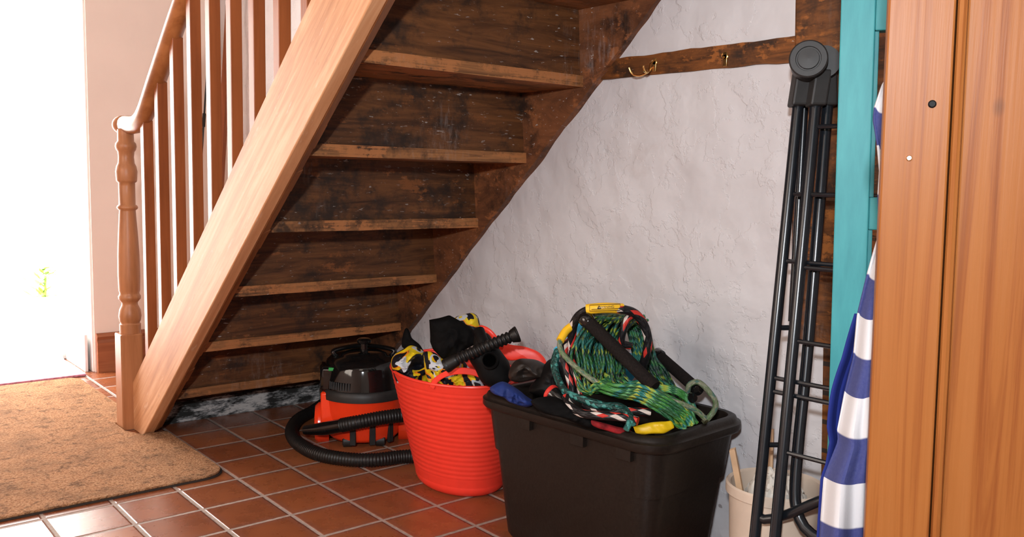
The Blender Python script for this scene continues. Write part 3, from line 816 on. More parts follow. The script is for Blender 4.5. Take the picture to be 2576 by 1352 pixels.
# ---- contents of the tub
def lump(name, label, cat_, c, rad, mat, seed, amp=.5, freq=2.4, rot=0, n=64, m=36, group=None):
    g = G(); g.blob(c, rad, seed, amp, freq, n, m, rot, True)
    return build(name, g, mat, loc=tuple(Vector(c)-Vector((0, 0, rad[2]))), label=label, cat_=cat_, group=group, angle=35)
def D(px, py, d): return pd(px, py, d)
lump('dark_fabric', 'dark crumpled fabric filling the middle of the red tub', 'fabric', (1.675, 2.29, .265), (.115, .17, .10), M['blackcloth'], 2, .25)
def slab(name, label, cat_, outline, D0, th, mat, seed, bulge=.02, n_in=22, parent=None, soft=True, freq=7.0):
    """soft flat item of real thickness whose outline is given as points, crumpled into folds"""
    P = [pd(x, y, D0+(dd[0] if dd else 0)) for x, y, *dd in outline]
    if soft: P = cat(P, 5, True)
    P = resample(P+[P[0]], .006)[:-1]
    c = sum(P, Vector())/len(P); nn = -cf
    sv_ = Vector((seed*3.1, seed*1.7, seed))
    def crease(q):
        w = Vector((noise.noise(q*.8+sv_), noise.noise(q*.8+sv_*2), noise.noise(q*.8-sv_)))
        q = q+w*.9
        return (1-abs(noise.noise(q+sv_))*2.2)*.6+(1-abs(noise.noise(q*2.2+sv_))*2.2)*.28+(1-abs(noise.noise(q*4.7-sv_))*2.2)*.12
    g = G(); vs = []; N_ = len(P)
    def pt(p, k, side):
        q = c+(p-c)*k
        r3 = Vector((noise.noise(q*22+sv_), noise.noise(q*22-sv_), noise.noise(q*22+sv_*3)))
        if k > .999: return q+r3*.003
        f = crease(q*freq*1.4+Vector((0, 0, side*5)))
        return q+r3*.004*k+nn*(side*(th*.5*math.sqrt(max(0, 1-k**2.5))+bulge*f*(1-k**5)))
    for side in (1, -1):
        for j in range(n_in+1):
            k = 1-j/(n_in+.02)
            for p in P: vs.append(pt(p, k, side))
    fs = []
    for s2 in range(2):
        o = s2*(n_in+1)*N_
        for j in range(n_in):
            for i in range(N_):
                f = (o+j*N_+i, o+j*N_+(i+1) % N_, o+(j+1)*N_+(i+1) % N_, o+(j+1)*N_+i)
                fs.append(f if s2 == 0 else f[::-1])
    o2 = (n_in+1)*N_
    for i in range(N_): fs.append((i, o2+i, o2+(i+1) % N_, (i+1) % N_))
    g.add(vs, fs)
    if parent: return build(name, g, mat, parent, angle=50)
    lowest = min(P, key=lambda q: q.z)
    return build(name, g, mat, loc=tuple(lowest), label=label, cat_=cat_, angle=50)
slab('printed_garment', 'crumpled yellow, black and white printed garment at the left of the red tub', 'clothing',
     [(984, 915), (992, 893), (1012, 880), (1030, 870), (1048, 874), (1066, 884), (1080, 905), (1084, 935), (1070, 975), (1030, 985), (1000, 965)], 2.84, .07, M['print_a'], 5, .042, freq=11)
slab('printed_sleeve', 'yellow and black printed sleeve bunched behind the red tub front handle', 'clothing',
     [(1066, 895), (1080, 885), (1098, 890), (1118, 905), (1140, 896), (1160, 902), (1180, 925), (1205, 950), (1215, 985), (1150, 1000), (1100, 985), (1074, 960)], 2.73, .05, M['print_b'], 8, .036, freq=11)
slab('handle', None, None, [(1256, 860), (1285, 867), (1320, 872), (1350, 885), (1370, 904), (1374, 925), (1360, 928), (1346, 914), (1312, 905), (1285, 907), (1262, 897), (1250, 878)], 2.80, .014, M['redplastic'], 1, 0, 8, tub)
g = G(); g.tube(cat([D(1190, 838, 2.80), D(1208, 826, 2.79), D(1228, 833, 2.78), D(1246, 852, 2.78), D(1262, 878, 2.80)], 6), .009, 10, flat=.6); build('handle', g, M['redplastic'], tub)
slab('fabric_pouch', 'upright black fabric pouch with folded corner standing out of the red tub', 'pouch',
     [(1080, 806), (1130, 793), (1165, 812), (1190, 830), (1200, 862), (1168, 880), (1163, 890), (1140, 902), (1115, 905), (1090, 880), (1083, 860)], 2.74, .05, M['blackcloth'], 3, .022, soft=False)
slab('printed_collar', 'black collar with yellow and orange flashes on top of the red tub gear', 'clothing',
     [(1145, 800), (1175, 790), (1192, 790), (1204, 800), (1208, 825), (1205, 845), (1180, 850), (1160, 830)], 2.80, .045, M['print_b'], 12, .02)
# pump body: disc-like black housing with a round port, and corrugated hose through it
pump = thing('air_pump', 'black rubber foot pump with a round port lying in the red tub', 'pump', tuple(D(1250, 960, 2.56)))
slab('pump_body', None, None, [(1196, 842), (1225, 838), (1244, 862), (1262, 885), (1282, 915), (1284, 950), (1265, 975), (1220, 968), (1195, 930), (1182, 905), (1190, 880)], 2.60, .07, M['black'], 6, .006, 22, pump)
c = D(1232, 908, 2.545)
g = G(); g.axis_lathe([(.022, -.004), (.026, .006), (.021, .010), (.018, .004), (.017, -.02), (0, -.02)], c, (-cf+cu*.25), 28); build('port', g, M['black'], pump)
g = G(); g.axis_lathe([(.0185, 0), (.0185, .004), (0, .004)], c, (-cf+cu*.25), 28); build('port_dark_disc', g, M['port_dark'], pump)  # solid disc, darkness of the opening painted as black
g = G(); g.tube(cat([D(1205, 832, 2.60), D(1215, 858, 2.57), D(1228, 880, 2.55)], 5), .016, 12); build('neck', g, M['black'], pump)
hs = resample([D(1128, 918, 2.56), D(1150, 905, 2.555), D(1225, 872, 2.55), D(1300, 842, 2.56)], .0022)
hr = [.0155*(1+.13*math.sin(2*PI*i*.0022/.0125)) for i in range(len(hs))]
for i in range(8): hr[-1-i] = .0165+.006*(1-i/8)
for i in range(14): hr[i] = .017+.003*(1-i/14)
ch = thing('corrugated_hose', 'black corrugated pump hose with flared end sticking out of the red tub', 'hose', tuple(hs[0]))
g = G(); g.tube(hs, hr, 18, cap=False); build('hose_tube', g, M['hose'], ch, solid=.002, angle=80)
e = hs[-1]; ax = (hs[-1]-hs[-3]).normalized()
g = G(); g.axis_lathe([(.014, -.004), (.023, 0), (.0245, .003), (.023, .006), (.017, .006), (.015, -.004)], e, ax, 24); build('flared_end', g, M['hose'], ch)
e = hs[0]; g = G(); g.axis_lathe([(.021, -.010), (.0215, 0), (.018, .006)], e, (e-hs[5]).normalized()*-1, 20); build('end_collar', g, M['hose'], ch)
slab('black_strap', 'thin dark webbing strap standing behind the red tub gear', 'strap', [(1018, 828), (1028, 830), (1036, 852), (1056, 868), (1066, 890), (1050, 896), (1030, 880), (1010, 870)], 2.92, .02, M['blackcloth'], 9, .01)

# ================================================================== black storage bin
bc = Vector((1.693, 1.63, 0)); bL, bW, bz, ba = .655, .405, .41, .06
ca, sa = math.cos(ba), math.sin(ba)
def bl(u, v, z): return Vector((bc.x+u*ca-v*sa, bc.y+u*sa+v*ca, z))   # u across (x), v along (y)
def rrect(hw, hl, r, k=8):
    out = []
    for sx, sy, a0 in ((1, 1, 0), (-1, 1, PI/2), (-1, -1, PI), (1, -1, 3*PI/2)):
        for i in range(k+1):
            a = a0+PI/2*i/k; out.append((sx*(hw-r)+r*math.cos(a), sy*(hl-r)+r*math.sin(a)))
    return out
bn = thing('storage_bin', 'open black plastic storage bin heaped with tow ropes, beside the red tub', 'bin', (bc.x, bc.y, 0))
g = G(); rings = []
hw, hl = bW/2-.022, bL/2-.022
for z, k, r in ((.002, -.046, .04), (.012, -.040, .045), (.25, -.017, .055), (.252, -.012, .055), (.375, .0, .06)):
    rings.append([bl(u, v, z) for u, v in rrect(hw+k, hl+k*1.25, r)])
for z, k, r in ((.372, -.008, .052), (.10, -.035, .045), (.012, -.045, .04)):
    rings.append([bl(u, v, z) for u, v in rrect(hw+k, hl+k*1.25, r)])
n = len(rings[0]); vs = [p for R_ in rings for p in R_]
fs = [(j*n+i, j*n+(i+1) % n, (j+1)*n+(i+1) % n, (j+1)*n+i) for j in range(len(rings)-1) for i in range(n)]
fs += [tuple(range(n))[::-1], tuple((len(rings)-1)*n+i for i in range(n))]
g.add(vs, fs); build('bin_body', g, M['bin'], bn, angle=45)
g = G(); rings = []
for z, k in ((.372, -.004), (.372, .016), (.378, .021), (.394, .021), (.396, .015), (.400, .012), (.408, .008), (.412, -.002), (.410, -.012), (.400, -.017), (.372, -.012)):
    rings.append([bl(u, v, z) for u, v in rrect(hw+k, hl+k, .062+k)])
rings.append(rings[0])
vs = [p for R_ in rings[:-1] for p in R_]; m2 = len(rings)-1
fs = [(j*n+i, j*n+(i+1) % n, ((j+1) % m2)*n+(i+1) % n, ((j+1) % m2)*n+i) for j in range(m2) for i in range(n)]
g.add(vs, fs); build('bin_rim', g, M['bin'], bn, angle=50)
for v in (.12, -.07, -.22):
    g = G(); g.obox(bl(-hw-.004, v, .358), Vector((ca, sa, 0))*.008, Vector((-sa, ca, 0))*.022, (0, 0, .014)); build('rib_tab', g, M['bin'], bn, smooth=False)
g = G(); g.obox(bl(hw+.008, -hl+.03, .366), Vector((ca, sa, 0))*.008, Vector((-sa, ca, 0))*.012, (0, 0, .012)); build('lid_catch', g, M['bin'], bn, bevel=.003)

# ---- contents: dark filling
lump('wetsuit', 'black wetsuit filling the bottom of the storage bin under the ropes', 'wetsuit', bl(0, 0, .27), (.125, .225, .09), M['blackcloth'], 21, .25, 2)
slab('blue_neoprene_glove', 'blue neoprene glove at the left end of the black bin', 'glove', [(1232, 975), (1262, 962), (1290, 972), (1318, 992), (1345, 1012), (1325, 1024), (1285, 1012), (1268, 1000), (1240, 990)], 2.31, .03, M['neoprene'], 4, .04, freq=10)
slab('leather_glove', 'dark brown crumpled glove on the far left rim of the black bin', 'glove', [(1279, 935), (1292, 912), (1312, 903), (1345, 906), (1372, 918), (1385, 938), (1372, 952), (1330, 958), (1300, 962), (1282, 955)], 2.42, .06, M['bootgrey'], 15, .035)
slab('black_boot', 'black neoprene boot between the gloves and the green rope in the bin', 'boot', [(1375, 910), (1400, 905), (1420, 930), (1425, 980), (1400, 1010), (1360, 1000), (1330, 985), (1350, 955)], 2.40, .10, M['black'], 17, .03)
slab('black_wetsuit_leg', 'black wetsuit leg slumped along the front inside edge of the bin', 'wetsuit', [(1335, 1012), (1362, 1000), (1400, 1000), (1450, 1030), (1520, 1062), (1560, 1085), (1500, 1082), (1420, 1055), (1360, 1035)], 2.16, .08, M['blackcloth'], 19, .02)
tr = thing('torch', 'black torch with a red rubber ring in the bin', 'torch', tuple(D(1400, 1010, 2.2)))
t0, t1 = D(1384, 988, 2.22), D(1450, 1040, 2.17); ax = (t1-t0)
g = G(); g.axis_lathe([(.020, 0), (.0205, .012), (.017, .03), (.014, .04), (.014, .10), (0, .10)], t0, ax, 24); build('torch_body', g, M['vacblack'], tr)
g = G(); g.axis_lathe([(.0205, -.003), (.0225, 0), (.0225, .006), (.0205, .008)], t0, ax, 24); build('bezel', g, M['redrub'], tr, label='red rubber bezel')
slab('blue_plastic_bag', 'light blue plastic bag showing behind the green rope', 'bag', [(1392, 880), (1410, 862), (1440, 820), (1500, 800), (1570, 880), (1610, 900), (1590, 960), (1540, 985), (1440, 930), (1410, 905)], 2.50, .03, M['bag'], 23, .02)
slab('yellow_float', 'yellow plastic float in the front corner of the black bin', 'float', [(1592, 1072), (1630, 1066), (1665, 1060), (1690, 1058), (1698, 1078), (1670, 1092), (1620, 1096), (1598, 1090)], 2.075, .015, M['yellow'], 25, .012, soft=False)
slab('red_strap', 'dark red webbing strap along the front inside edge of the bin', 'strap', [(1488, 1058), (1530, 1068), (1580, 1080), (1588, 1092), (1540, 1088), (1492, 1072)], 2.11, .01, M['redcloth'], 27, .006)

# ---- green tow rope
gr = thing('green_tow_rope', 'green flecked ski tow rope coiled in a tall heap on the black bin', 'rope', tuple(bl(.02, -.02, .36)))
R = random.Random(11)
g = G()
def strand(P, r, k=7): g.tube(resample(cat(P, k), .008), r, 7)
for i in range(44):
    t = i/43; j = lambda a: R.uniform(-a, a)
    d = 2.30+R.uniform(-.07, .06)
    # falls from the crown down the left of the heap, turns at the bottom left
    x0 = 1490+95*t+j(10); xm = 1445+120*t+j(10); xb = 1462+105*t+j(12)
    strand([D(x0+40, 800+j(8), d+.05), D(x0, 812+j(10)+8*t, d), D(xm, 870+j(12), d-.03), D(xm+5, 920+j(10), d-.05), D(xb, 955+25*(1-t)+j(8), d-.07), D(xb+35, 985+j(8), d-.08)], .0042)
for i in range(26):
    t = i/25; j = lambda a: R.uniform(-a, a); d = 2.40+R.uniform(-.05, .05)
    # right flank: crown to the right and down to the bin's right end
    strand([D(1520+60*t+j(8), 792+j(6)+10*t, d), D(1585+45*t+j(6), 820+20*t+j(8), d), D(1615+25*t+j(8), 880+j(8), d-.02), D(1640+30*t+j(8), 940+j(8), d-.04), D(1680+30*t+j(10), 1000+j(8), d-.08), D(1700+40*t, 1040+j(6), d-.1)], .0042)
for i in range(14):
    t = i/13; j = lambda a: R.uniform(-a, a); d = 2.33+j(.03)
    strand([D(1540+30*t, 796+j(5), d+.08), D(1575+20*t, 830+j(8), d+.05), D(1590+20*t, 880+j(10), d+.03), D(1600+25*t, 930+j(8), d)], .0042)
build('rope_coil', g, M['greenrope'], gr, angle=80)
g = G()
for i in range(20):
    t = i/19; j = lambda a: R.uniform(-a, a); d = 2.09+R.uniform(-.03, .02)+.03*(1-t)
    # pale green strands sweeping across the front, left to right
    y0 = 982-20*t+j(6)
    strand([D(1478+30*t+j(6), y0+6, d+.06), D(1500+30*t+j(6), y0-4, d+.03), D(1545+j(8), 972+24*(1-t)+j(5), d), D(1610+j(8), 966+45*(1-t)+j(5), d-.01), D(1665+j(8), 990+50*(1-t)+j(5), d-.02), D(1705+25*t+j(6), 1030+40*(1-t)+j(5), d-.02), D(1712+40*t+j(8), 1082-15*t+j(5), d-.02)], .0050)
for i in range(6):
    t = i/5; j = lambda a: R.uniform(-a, a); d = 2.2
    strand([D(1655, 972+10*t, d+.02), D(1700+j(4), 978+12*t, d), D(1735+j(4), 1005+12*t, d), D(1752+j(4), 1040+8*t, d-.01)], .0046)
for i in range(5):
    t = i/4; j = lambda a: R.uniform(-a, a); d = 2.22
    strand([D(1505+10*t, 935+5*t, d), D(1550+j(4), 955+8*t, d-.01), D(1590+j(4), 964+6*t, d-.01), D(1618, 978+6*t, d)], .0048)
build('rope_front_strand', g, M['greenrope2'], gr, angle=80, label='paler green strands sweeping to the right')
g = G()
g.tube(resample(cat([D(1600, 800, 2.36), D(1500, 790, 2.30), D(1462, 800, 2.26), D(1425, 832, 2.24), D(1408, 862, 2.22), D(1416, 890, 2.20), D(1450, 925, 2.17), D(1500, 962, 2.14), D(1550, 985, 2.12), D(1610, 992, 2.10), D(1690, 1010, 2.08), D(1745, 1030, 2.08), D(1778, 1058, 2.09)], 8), .006), .0068, 10)
build('bridle', g, M['bridle'], gr, angle=80, label='faded grey green bridle sleeve')
g = G(); g.tube(resample(cat([D(1409, 858, 2.221), D(1424, 833, 2.238), D(1444, 817, 2.25)], 6), .004), .0105, 14); build('bridle_tag', g, M['tag'], gr, label='amber sleeve on the bridle')
h0, h1 = D(1476, 806, 2.20), D(1650, 978, 2.06)
ax = (h1-h0)
g = G(); g.tube(resample([h0+ax*.04, h1], .01), .0165, 16); build('handle_grip', g, M['foam'], gr, label='black foam handle grip')
g = G(); g.axis_lathe([(0, -.020), (.012, -.018), (.0185, -.010), (.020, 0), (.0185, .010), (.0165, .014)], h0, ax, 20); build('end_cap', g, M['vacblack'], gr)

# ---- second handle behind
hb = thing('ski_rope_handle', 'black ski rope handle with end caps leaning against the wall in the bin', 'handle', tuple(D(1750, 990, 2.25)))
h0, h1 = D(1655, 893, 2.44), D(1752, 978, 2.26); ax = h1-h0
g = G(); g.tube(resample([h0+ax*.1, h1], .01), .0155, 16); build('handle_grip', g, M['foam'], hb)
for p, s_ in ((h0, 1), (h1, -1)):
    g = G(); g.axis_lathe([(.0, -.012), (.015, -.011), (.0185, -.006), (.0185, .012), (.0155, .014)], p, ax*s_, 18); build('end_cap', g, M['vacblack'], hb)
g = G(); g.tube(resample(cat([D(1730, 985, 2.25), D(1735, 968, 2.24), D(1757, 962, 2.24), D(1783, 985, 2.22), D(1800, 1012, 2.20), D(1796, 1034, 2.18), D(1782, 1052, 2.18), D(1765, 1068, 2.18)], 8), .006), .0072, 10)
build('bridle', g, M['bridle'], hb, label='grey green bridle loop', angle=80)
g = G(); g.axis_lathe([(.012, 0), (.012, .012), (0, .013)], D(1740, 1000, 2.19), -cf, 14); build('swivel', g, M['vacblack'], hb)

# ---- black, red and white rope
br_ = thing('braided_tow_rope', 'thick black, red and white braided tow rope looped over the green rope', 'rope', tuple(D(1440, 1000, 2.2)))
g = G()
def bs(P, r=.0105): g.tube(resample(cat([D(*p) for p in P], 8), .006), r, 10)
bs([(1438, 880, 2.27), (1440, 830, 2.25), (1452, 800, 2.23), (1478, 782, 2.21), (1520, 777, 2.20), (1566, 779, 2.20), (1598, 790, 2.21), (1620, 818, 2.22), (1630, 855, 2.23), (1626, 890, 2.24), (1614, 930, 2.27)], .0115)
bs([(1598, 790, 2.23), (1578, 802, 2.22), (1568, 830, 2.22), (1563, 862, 2.23), (1590, 872, 2.24)], .0095)
bs([(1432, 860, 2.29), (1418, 885, 2.26), (1424, 930, 2.24), (1436, 965, 2.23), (1440, 992, 2.23)])
bs([(1446, 850, 2.29), (1438, 900, 2.25), (1450, 940, 2.22), (1460, 975, 2.21), (1466, 998, 2.20)])
bs([(1535, 890, 2.30), (1552, 925, 2.27), (1568, 950, 2.26)], .009)
bs([(1424, 1000, 2.17), (1432, 1020, 2.14), (1462, 1040, 2.11), (1505, 1046, 2.09), (1560, 1050, 2.08), (1610, 1062, 2.06)], .0105)
bs([(1470, 1020, 2.16), (1520, 1044, 2.11), (1570, 1034, 2.10), (1640, 1040, 2.10)], .0095)
build('rope_coil', g, M['brwrope'], br_, angle=80)
c0, c1 = D(1477, 781, 2.2), D(1566, 778, 2.2)
g = G(); g.tube(resample(cat([D(1476, 779, 2.205), D(1520, 775, 2.195), D(1567, 777, 2.205)], 8), .004), .0132, 20)
tg = build('warning_tag', g, M['tag'], br_, label='amber warning sleeve', angle=60)
def text(body, c, size, parent, ang=0.0):
    cu_ = bpy.data.curves.new('lettering', 'FONT'); cu_.body = body; cu_.size = size; cu_.extrude = .0002; cu_.align_x = 'CENTER'; cu_.align_y = 'CENTER'
    tmp = bpy.data.objects.new('lettering_tmp', cu_); COL.objects.link(tmp)
    dg = bpy.context.evaluated_depsgraph_get(); me = bpy.data.meshes.new_from_object(tmp.evaluated_get(dg)); bpy.data.objects.remove(tmp)
    R3 = Matrix((cr, cu, -cf)).transposed().to_4x4() @ Matrix.Rotation(ang, 4, 'Z')
    me.transform(Matrix.Translation(c-worldloc(parent)) @ R3); me.materials.clear(); me.materials.append(M['ink'])
    o = bpy.data.objects.new('lettering', me); COL.objects.link(o); o.parent = parent; return o
text('WARNING', D(1524, 773, 2.1805), .0085, tg, .05)
g = G(); c = D(1507, 774.5, 2.181)
for a in range(3):
    a0, a1 = PI/2+a*2*PI/3, PI/2+(a+1)*2*PI/3
    g.tube([c+(cr*math.cos(a0)+cu*math.sin(a0))*.0045, c+(cr*math.cos(a1)+cu*math.sin(a1))*.0045], .0008, 4)
L_ = lambda x0, y0, x1, y1: g.tube([D(x0, y0, 2.181), D(x1, y1, 2.181)], .0006, 4)
L_(1483, 768, 1560, 765); L_(1483, 783, 1560, 781); L_(1483, 768, 1483, 783); L_(1560, 765, 1560, 781)
L_(1488, 779, 1555, 776.5)
build('printed_border', g, M['ink'], tg, smooth=False)
# ---- teal cord
tc_ = G()
for P in ([(1432, 858, 2.30), (1405, 890, 2.27), (1398, 925, 2.25), (1408, 960, 2.22), (1428, 988, 2.18), (1470, 1005, 2.15), (1530, 1022, 2.12), (1580, 1040, 2.08), (1592, 1072, 2.05)],
          [(1402, 880, 2.29), (1392, 915, 2.27), (1402, 955, 2.24), (1422, 990, 2.19)],
          [(1436, 995, 2.17), (1500, 1020, 2.13), (1560, 1022, 2.11), (1585, 1052, 2.07), (1575, 1082, 2.05)]):
    tc_.tube(resample(cat([D(*p) for p in P], 8), .006), .0078, 8)
build('teal_cord', tc_, M['tealrope'], loc=tuple(D(1430, 1000, 2.2)), angle=80, label='dark teal braided cord snaking down the left of the green rope', cat_='rope')

# ================================================================== folded clothes airer
A0 = Vector((1.72, 1.085, 1.266)); AD = -.15                       # hinge
air = thing('clothes_airer', 'folded black metal clothes airer leaning beside the turquoise door', 'clothes airer', (1.74, 1.2, 0))
rd = Vector((.06, -.998, 0)).normalized()               # direction of the rungs
def leg(pa, pb, r, nm='leg'):
    g = G(); g.tube(resample(cat([pa, pa.lerp(pb, .5), pb], 4), .05), r, 14); return build(nm, g, M['gun'], air)
tops = [(2008, 262, 2.01), (2024, 262, 2.03), (2052, 262, 1.97), (2082, 262, 1.99)]
foots = [(1884, 1500, 1.97), (1932, 1500, 2.0), (1936, 1500, 1.92)]
legs = []
for (tx, ty, td), (fx_, fy_, fd_) in zip([tops[0], tops[2]], [foots[0], foots[2]]):
    a = D(tx, ty, td); b = D(fx_, fy_, fd_); dd_ = (b-a)/(a.z-b.z); b = a+dd_*(a.z-.012)
    leg(a+(a-b).normalized()*.03, b, .0125); legs.append((a, b))
    L_len = .46
    leg(a+rd*L_len+(a-b).normalized()*.03, b+rd*L_len, .0125); 
a = D(*tops[1]); b = D(1990, 850, 2.04); leg(a, b, .009, 'stay')
# third leg with curved foot
a = D(*tops[3]); P3 = [a+Vector((0, 0, .03)), a, D(2058, 560, 1.97), D(2030, 900, 1.96), D(2010, 1100, 1.95), D(2000, 1230, 1.94), D(2006, 1290, 1.93), D(2030, 1335, 1.91), D(2085, 1368, 1.88), D(2180, 1400, 1.85)]
g = G(); g.tube(resample(cat(P3, 8), .02), .0125, 14); build('leg', g, M['gun'], air)
for (a, b), zs in ((legs[0], (.98, .83, .57, .54)), (legs[1], (1.13, .98, .82, .66, .42))):
    for z in zs:
        p = a+(b-a)*((a.z-z)/(a.z-b.z)); g = G(); g.tube([p, p+rd*.46], .0052, 8); build('rung', g, M['gun'], air)
for z, q in ((.68, legs[0]), (.42, legs[0])):
    p = q[0]+(q[1]-q[0])*((q[0].z-z)/(q[0].z-q[1].z)); g = G(); o = cr*.045; g.tube([p, p+o], .006, 8); build('spacer', g, M['gun'], air)
g = G(); g.tube(resample(cat([D(1903, 1300, 1.98), D(1920, 1308, 1.97), D(1960, 1302, 1.95), D(2000, 1288, 1.92), D(2060, 1262, 1.88), D(2140, 1235, 1.84)], 6), .02), .011, 12); build('foot_bar', g, M['gun'], air)
# hinge: round cap with drum behind and sleeves on the tubes
hc = D(2034, 150, 1.93); hax = (-cf*.93-cr*.33).normalized()
g = G(); g.axis_lathe([(.034, -.07), (.039, -.06), (.039, -.004), (.041, 0), (.041, .008), (.038, .011), (.027, .011), (.026, .008), (.023, .008), (.022, .012), (0, .013)], hc, hax, 40)
build('hinge_hub', g, M['hub'], air, angle=35)
for x, d in ((2012, 2.0), (2058, 1.965)):
    t, b = D(x+8, 178, d), D(x-6, 268, d); ax = (b-t)
    g = G(); g.obox((t+b)/2, cr*.0185, cf*.021, ax*.5); build('sleeve', g, M['hub'], air, bevel=.005, smooth=False)
t, b = D(2082, 178, 1.99), D(2084, 268, 1.99); g = G(); g.obox((t+b)/2, cr*.016, cf*.02, (b-t)*.5); build('sleeve', g, M['hub'], air, bevel=.005, smooth=False)
g = G(); g.axis_lathe([(.036, 0), (.036, .075), (0, .075)], D(2072, 155, 1.95), -hax, 32); build('hinge_barrel', g, M['hub'], air)

# ================================================================== bucket with offcuts
bk = Vector((1.795, 1.165, 0))
bu = thing('cream_bucket', 'cream plastic bucket on the floor behind the folded airer', 'bucket', tuple(bk))
kb = 0
g = G(); g.lathe([(.09, .002), (.095, .004), (.108, .27), (.116, .272), (.116, .292), (.112, .296), (.105, .292), (.09, .012), (0, .012)], bk, 40); build('bucket_body', g, M['cream'], bu, angle=40)
lump('paper_bag', 'pale crumpled paper bag stuffed in the cream bucket', 'bag', bk+Vector((.0, .0, .20)), (.080, .080, .12), M['paper'], 31, .2, 2.4)
for i, (dx, dy, l) in enumerate(((.03, .04, .40), (-.03, .05, .37))):
    p = bk+Vector((dx*.5, dy*.5, .03)); q = bk+Vector((dx*2.2, dy*1.6, l))
    g = G(); g.tube([p, q], .013, 4, flat=.5)
    build('wood_offcut', g, M['creamwood'], loc=tuple(p), smooth=False, label=('taller' if i == 0 else 'shorter')+' pale wood offcut standing in the cream bucket', cat_='wood offcut')

# ================================================================== turquoise door
def leafs(px0, px1, D0, ang):
    """a door leaf whose free edge runs through the two given edge points; hangs a hair out of plumb"""
    A = pd(px0[0], px0[1], D0); B = pd(px1[0], px1[1], D0); B = Vector((B.x, B.y, B.z))
    # keep the edge in the vertical plane across the view so it only leans sideways
    sl = (A-B)/(A.z-B.z); h_ = Vector((sl.x, sl.y, 0)); side = Vector((math.cos(ang), math.sin(ang), 0))
    k = h_.dot(side); O = A-Vector((0, 0, A.z)); O = O-side*(k*A.z)
    return O, side*k, side, Vector((side.y, -side.x, 0))
def leaf(parent, L, u0, u1, z0, z1, t, mat, nm, off=0, bev=.002):
    O, sh, dv, nv = L
    if nv.dot(CAM-O) < 0: nv = -nv
    g = G(); q = nv*t; P = []
    for z in (z0, z1):
        a = O+sh*z+dv*u0+nv*off; b = O+sh*z+dv*u1+nv*off
        P += [Vector((p.x, p.y, z)) for p in (a, b, b-q, a-q)]
    g.hexa(P); return build(nm, g, mat, parent, bevel=bev, smooth=False)
td = bpy.data.objects.new('door_2', None); COL.objects.link(td); td['kind'] = 'structure'
LT = leafs((2116, 0), (2083, 1050), 1.5, math.radians(-60)); td.location = LT[0]
zt = pd(2187, 80, 1.5).z; zm = pd(2187, 497, 1.5).z; zr = pd(2187, 580, 1.5).z
Wt = .62; sw = .055
leaf(td, LT, 0, sw, .01, 1.98, .032, M['turq'], 'stile'); leaf(td, LT, Wt-sw, Wt, .01, 1.98, .032, M['turq'], 'stile')
leaf(td, LT, sw, Wt-sw, zt, 1.98, .030, M['turq'], 'top_rail', -.001)
leaf(td, LT, sw, Wt-sw, zr, zm, .026, M['turq'], 'middle_rail', -.003)
leaf(td, LT, sw, Wt-sw, .01, .2, .030, M['turq'], 'bottom_rail', -.001)
for z0, z1 in ((zm, zt), (.2, zr)):
    leaf(td, LT, sw, sw+.007, z0, z1, .012, M['turq'], 'glazing_bead', -.008, .001)
# ================================================================== pine door
pdoor = bpy.data.objects.new('door_3', None); COL.objects.link(pdoor); pdoor['kind'] = 'structure'
pang = math.radians(-60)
LP = leafs((2235, 0), (2180, 1352), .95, pang); pdoor.location = LP[0]
def pu(px, py=676):          # distance along the leaf for a picture column
    O, sh, dv, nv = LP; d = ray(px, py); base = O+sh*1.0
    # intersect the view ray with the leaf plane
    n_ = nv; t = (base-CAM).dot(n_)/d.dot(n_); q = CAM+d*t
    return (q-O-sh*q.z).dot(dv), q
s1 = pu(2372)[0]; s2 = pu(2402)[0]
leaf(pdoor, LP, 0, s1, .01, 2.0, .040, M['pine'], 'stile', 0, .0025)
leaf(pdoor, LP, s1+.0015, s2, .01, 2.0, .034, M['pine'], 'bead_moulding', .004, .005)
leaf(pdoor, LP, s2, .68, .01, 2.0, .020, M['pine'], 'panel', -.002, .002)
def screw(px, py, r, mat, nm, lb):
    c = pu(px, py)[1]; nv = LP[3] if LP[3].dot(CAM-LP[0]) > 0 else -LP[3]
    g = G(); g.axis_lathe([(r, -.004), (r, .0008), (r*.7, .002), (0, .002)], c, nv, 16); build(nm, g, mat, pdoor, label=lb)
screw(2345, 262, .0042, M['black'], 'screw', 'dark sunken screw head'); screw(2287, 398, .0032, M['steel'], 'nail', 'bright nail head')

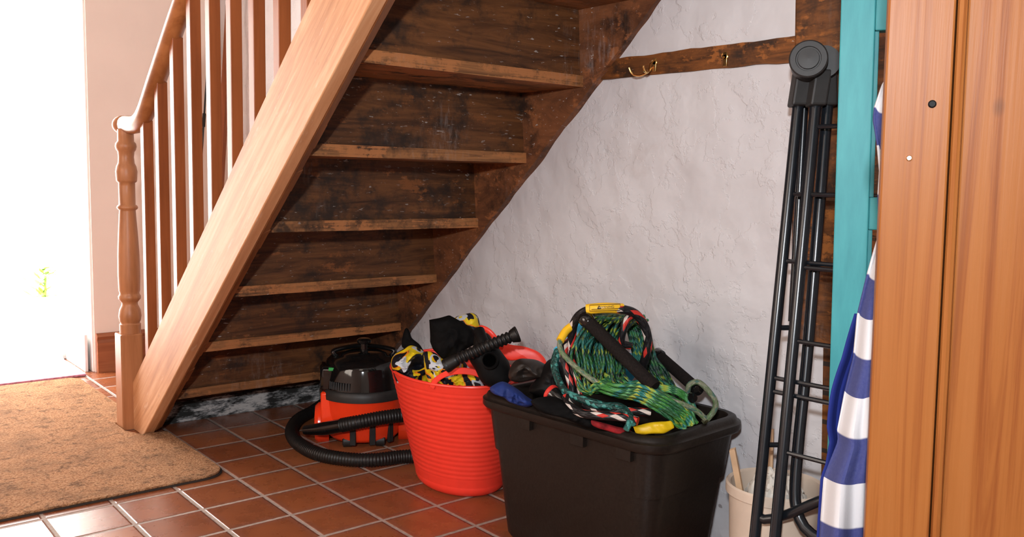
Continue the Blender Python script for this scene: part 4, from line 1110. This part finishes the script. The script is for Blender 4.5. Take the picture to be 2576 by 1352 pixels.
# ================================================================== striped cloth
ct = thing('striped_cloth', 'blue and white striped cloth hanging between the turquoise and pine doors', 'cloth', tuple(pd(2240, 1352, 1.08)))
edge = [(190, 2232), (215, 2218), (270, 2200), (300, 2197), (365, 2208), (430, 2214), (490, 2210), (590, 2212), (640, 2197), (700, 2180), (790, 2158), (850, 2152), (900, 2147), (985, 2125), (1080, 2106), (1110, 2108), (1200, 2073), (1300, 2066), (1400, 2060), (1560, 2052)]
def ex(y):
    for (a, xa), (b, xb) in zip(edge, edge[1:]):
        if a <= y <= b: return xa+(xb-xa)*(y-a)/(b-a)
    return edge[-1][1]
g = G(); NU, NV = 40, 120; vs = []
for j in range(NV+1):
    y = 190+1370*j/NV
    for i in range(NU+1):
        u = i/NU; x = ex(y)+u*(2290-ex(y)); k = j/NV
        d = 1.10+.030*math.sin(u*9+k*3)*k+.012*math.sin(u*21+1)*k+.02*math.cos(u*PI)
        vs.append(pd(x, y+u*22*k+10*math.sin(u*8), d))
fs = []; uv = []
def sv(y, u):   # stripe phase so bands fall where the photograph has them (white at .0-.5)
    K = [(165, -.05), (270, .5), (365, 1.0), (490, 1.5), (588, 2.0), (690, 2.5), (788, 3.0), (888, 3.5), (985, 4.0), (1085, 4.5), (1200, 5.0), (1310, 5.5), (1420, 6), (1560, 6.6)]
    for (a, va), (b, vb) in zip(K, K[1:]):
        if a <= y <= b: return va+(vb-va)*(y-a)/(b-a)-.13*u
    return 0
for j in range(NV):
    for i in range(NU):
        a = j*(NU+1)+i; fs.append((a, a+1, a+NU+2, a+NU+1))
        y0, y1 = 190+1370*j/NV, 190+1370*(j+1)/NV
        uv.append([(i/NU, sv(y0, i/NU)), ((i+1)/NU, sv(y0, (i+1)/NU)), ((i+1)/NU, sv(y1, (i+1)/NU)), (i/NU, sv(y1, i/NU))])
g.add(vs, fs, uv); build('striped_panel', g, M['stripe'], ct, solid=.003)
g = G(); NV = 40; vs = []
for j in range(NV+1):
    y = 790+760*j/NV
    xl = ex(y)-6-26*math.sin(min(1, j/NV*2.0)*PI) if y < 1250 else ex(y)-6
    for i in range(9):
        u = i/8; vs.append(pd(xl+u*70, y, 1.16+.02*math.sin(u*5)))
g.add(vs, [(j*9+i, j*9+i+1, (j+1)*9+i+1, (j+1)*9+i) for j in range(NV) for i in range(8)]); build('back_fold', g, M['darkblue'], ct, solid=.003, label='plain dark blue fold')
hk = pd(2262, 188, 1.0)
g = G(); g.tube(cat([hk, pd(2262, 192, 1.06), pd(2262, 196, 1.10), pd(2262, 184, 1.12)], 5), .004, 8); build('coat_peg', g, M['steel'], pdoor)
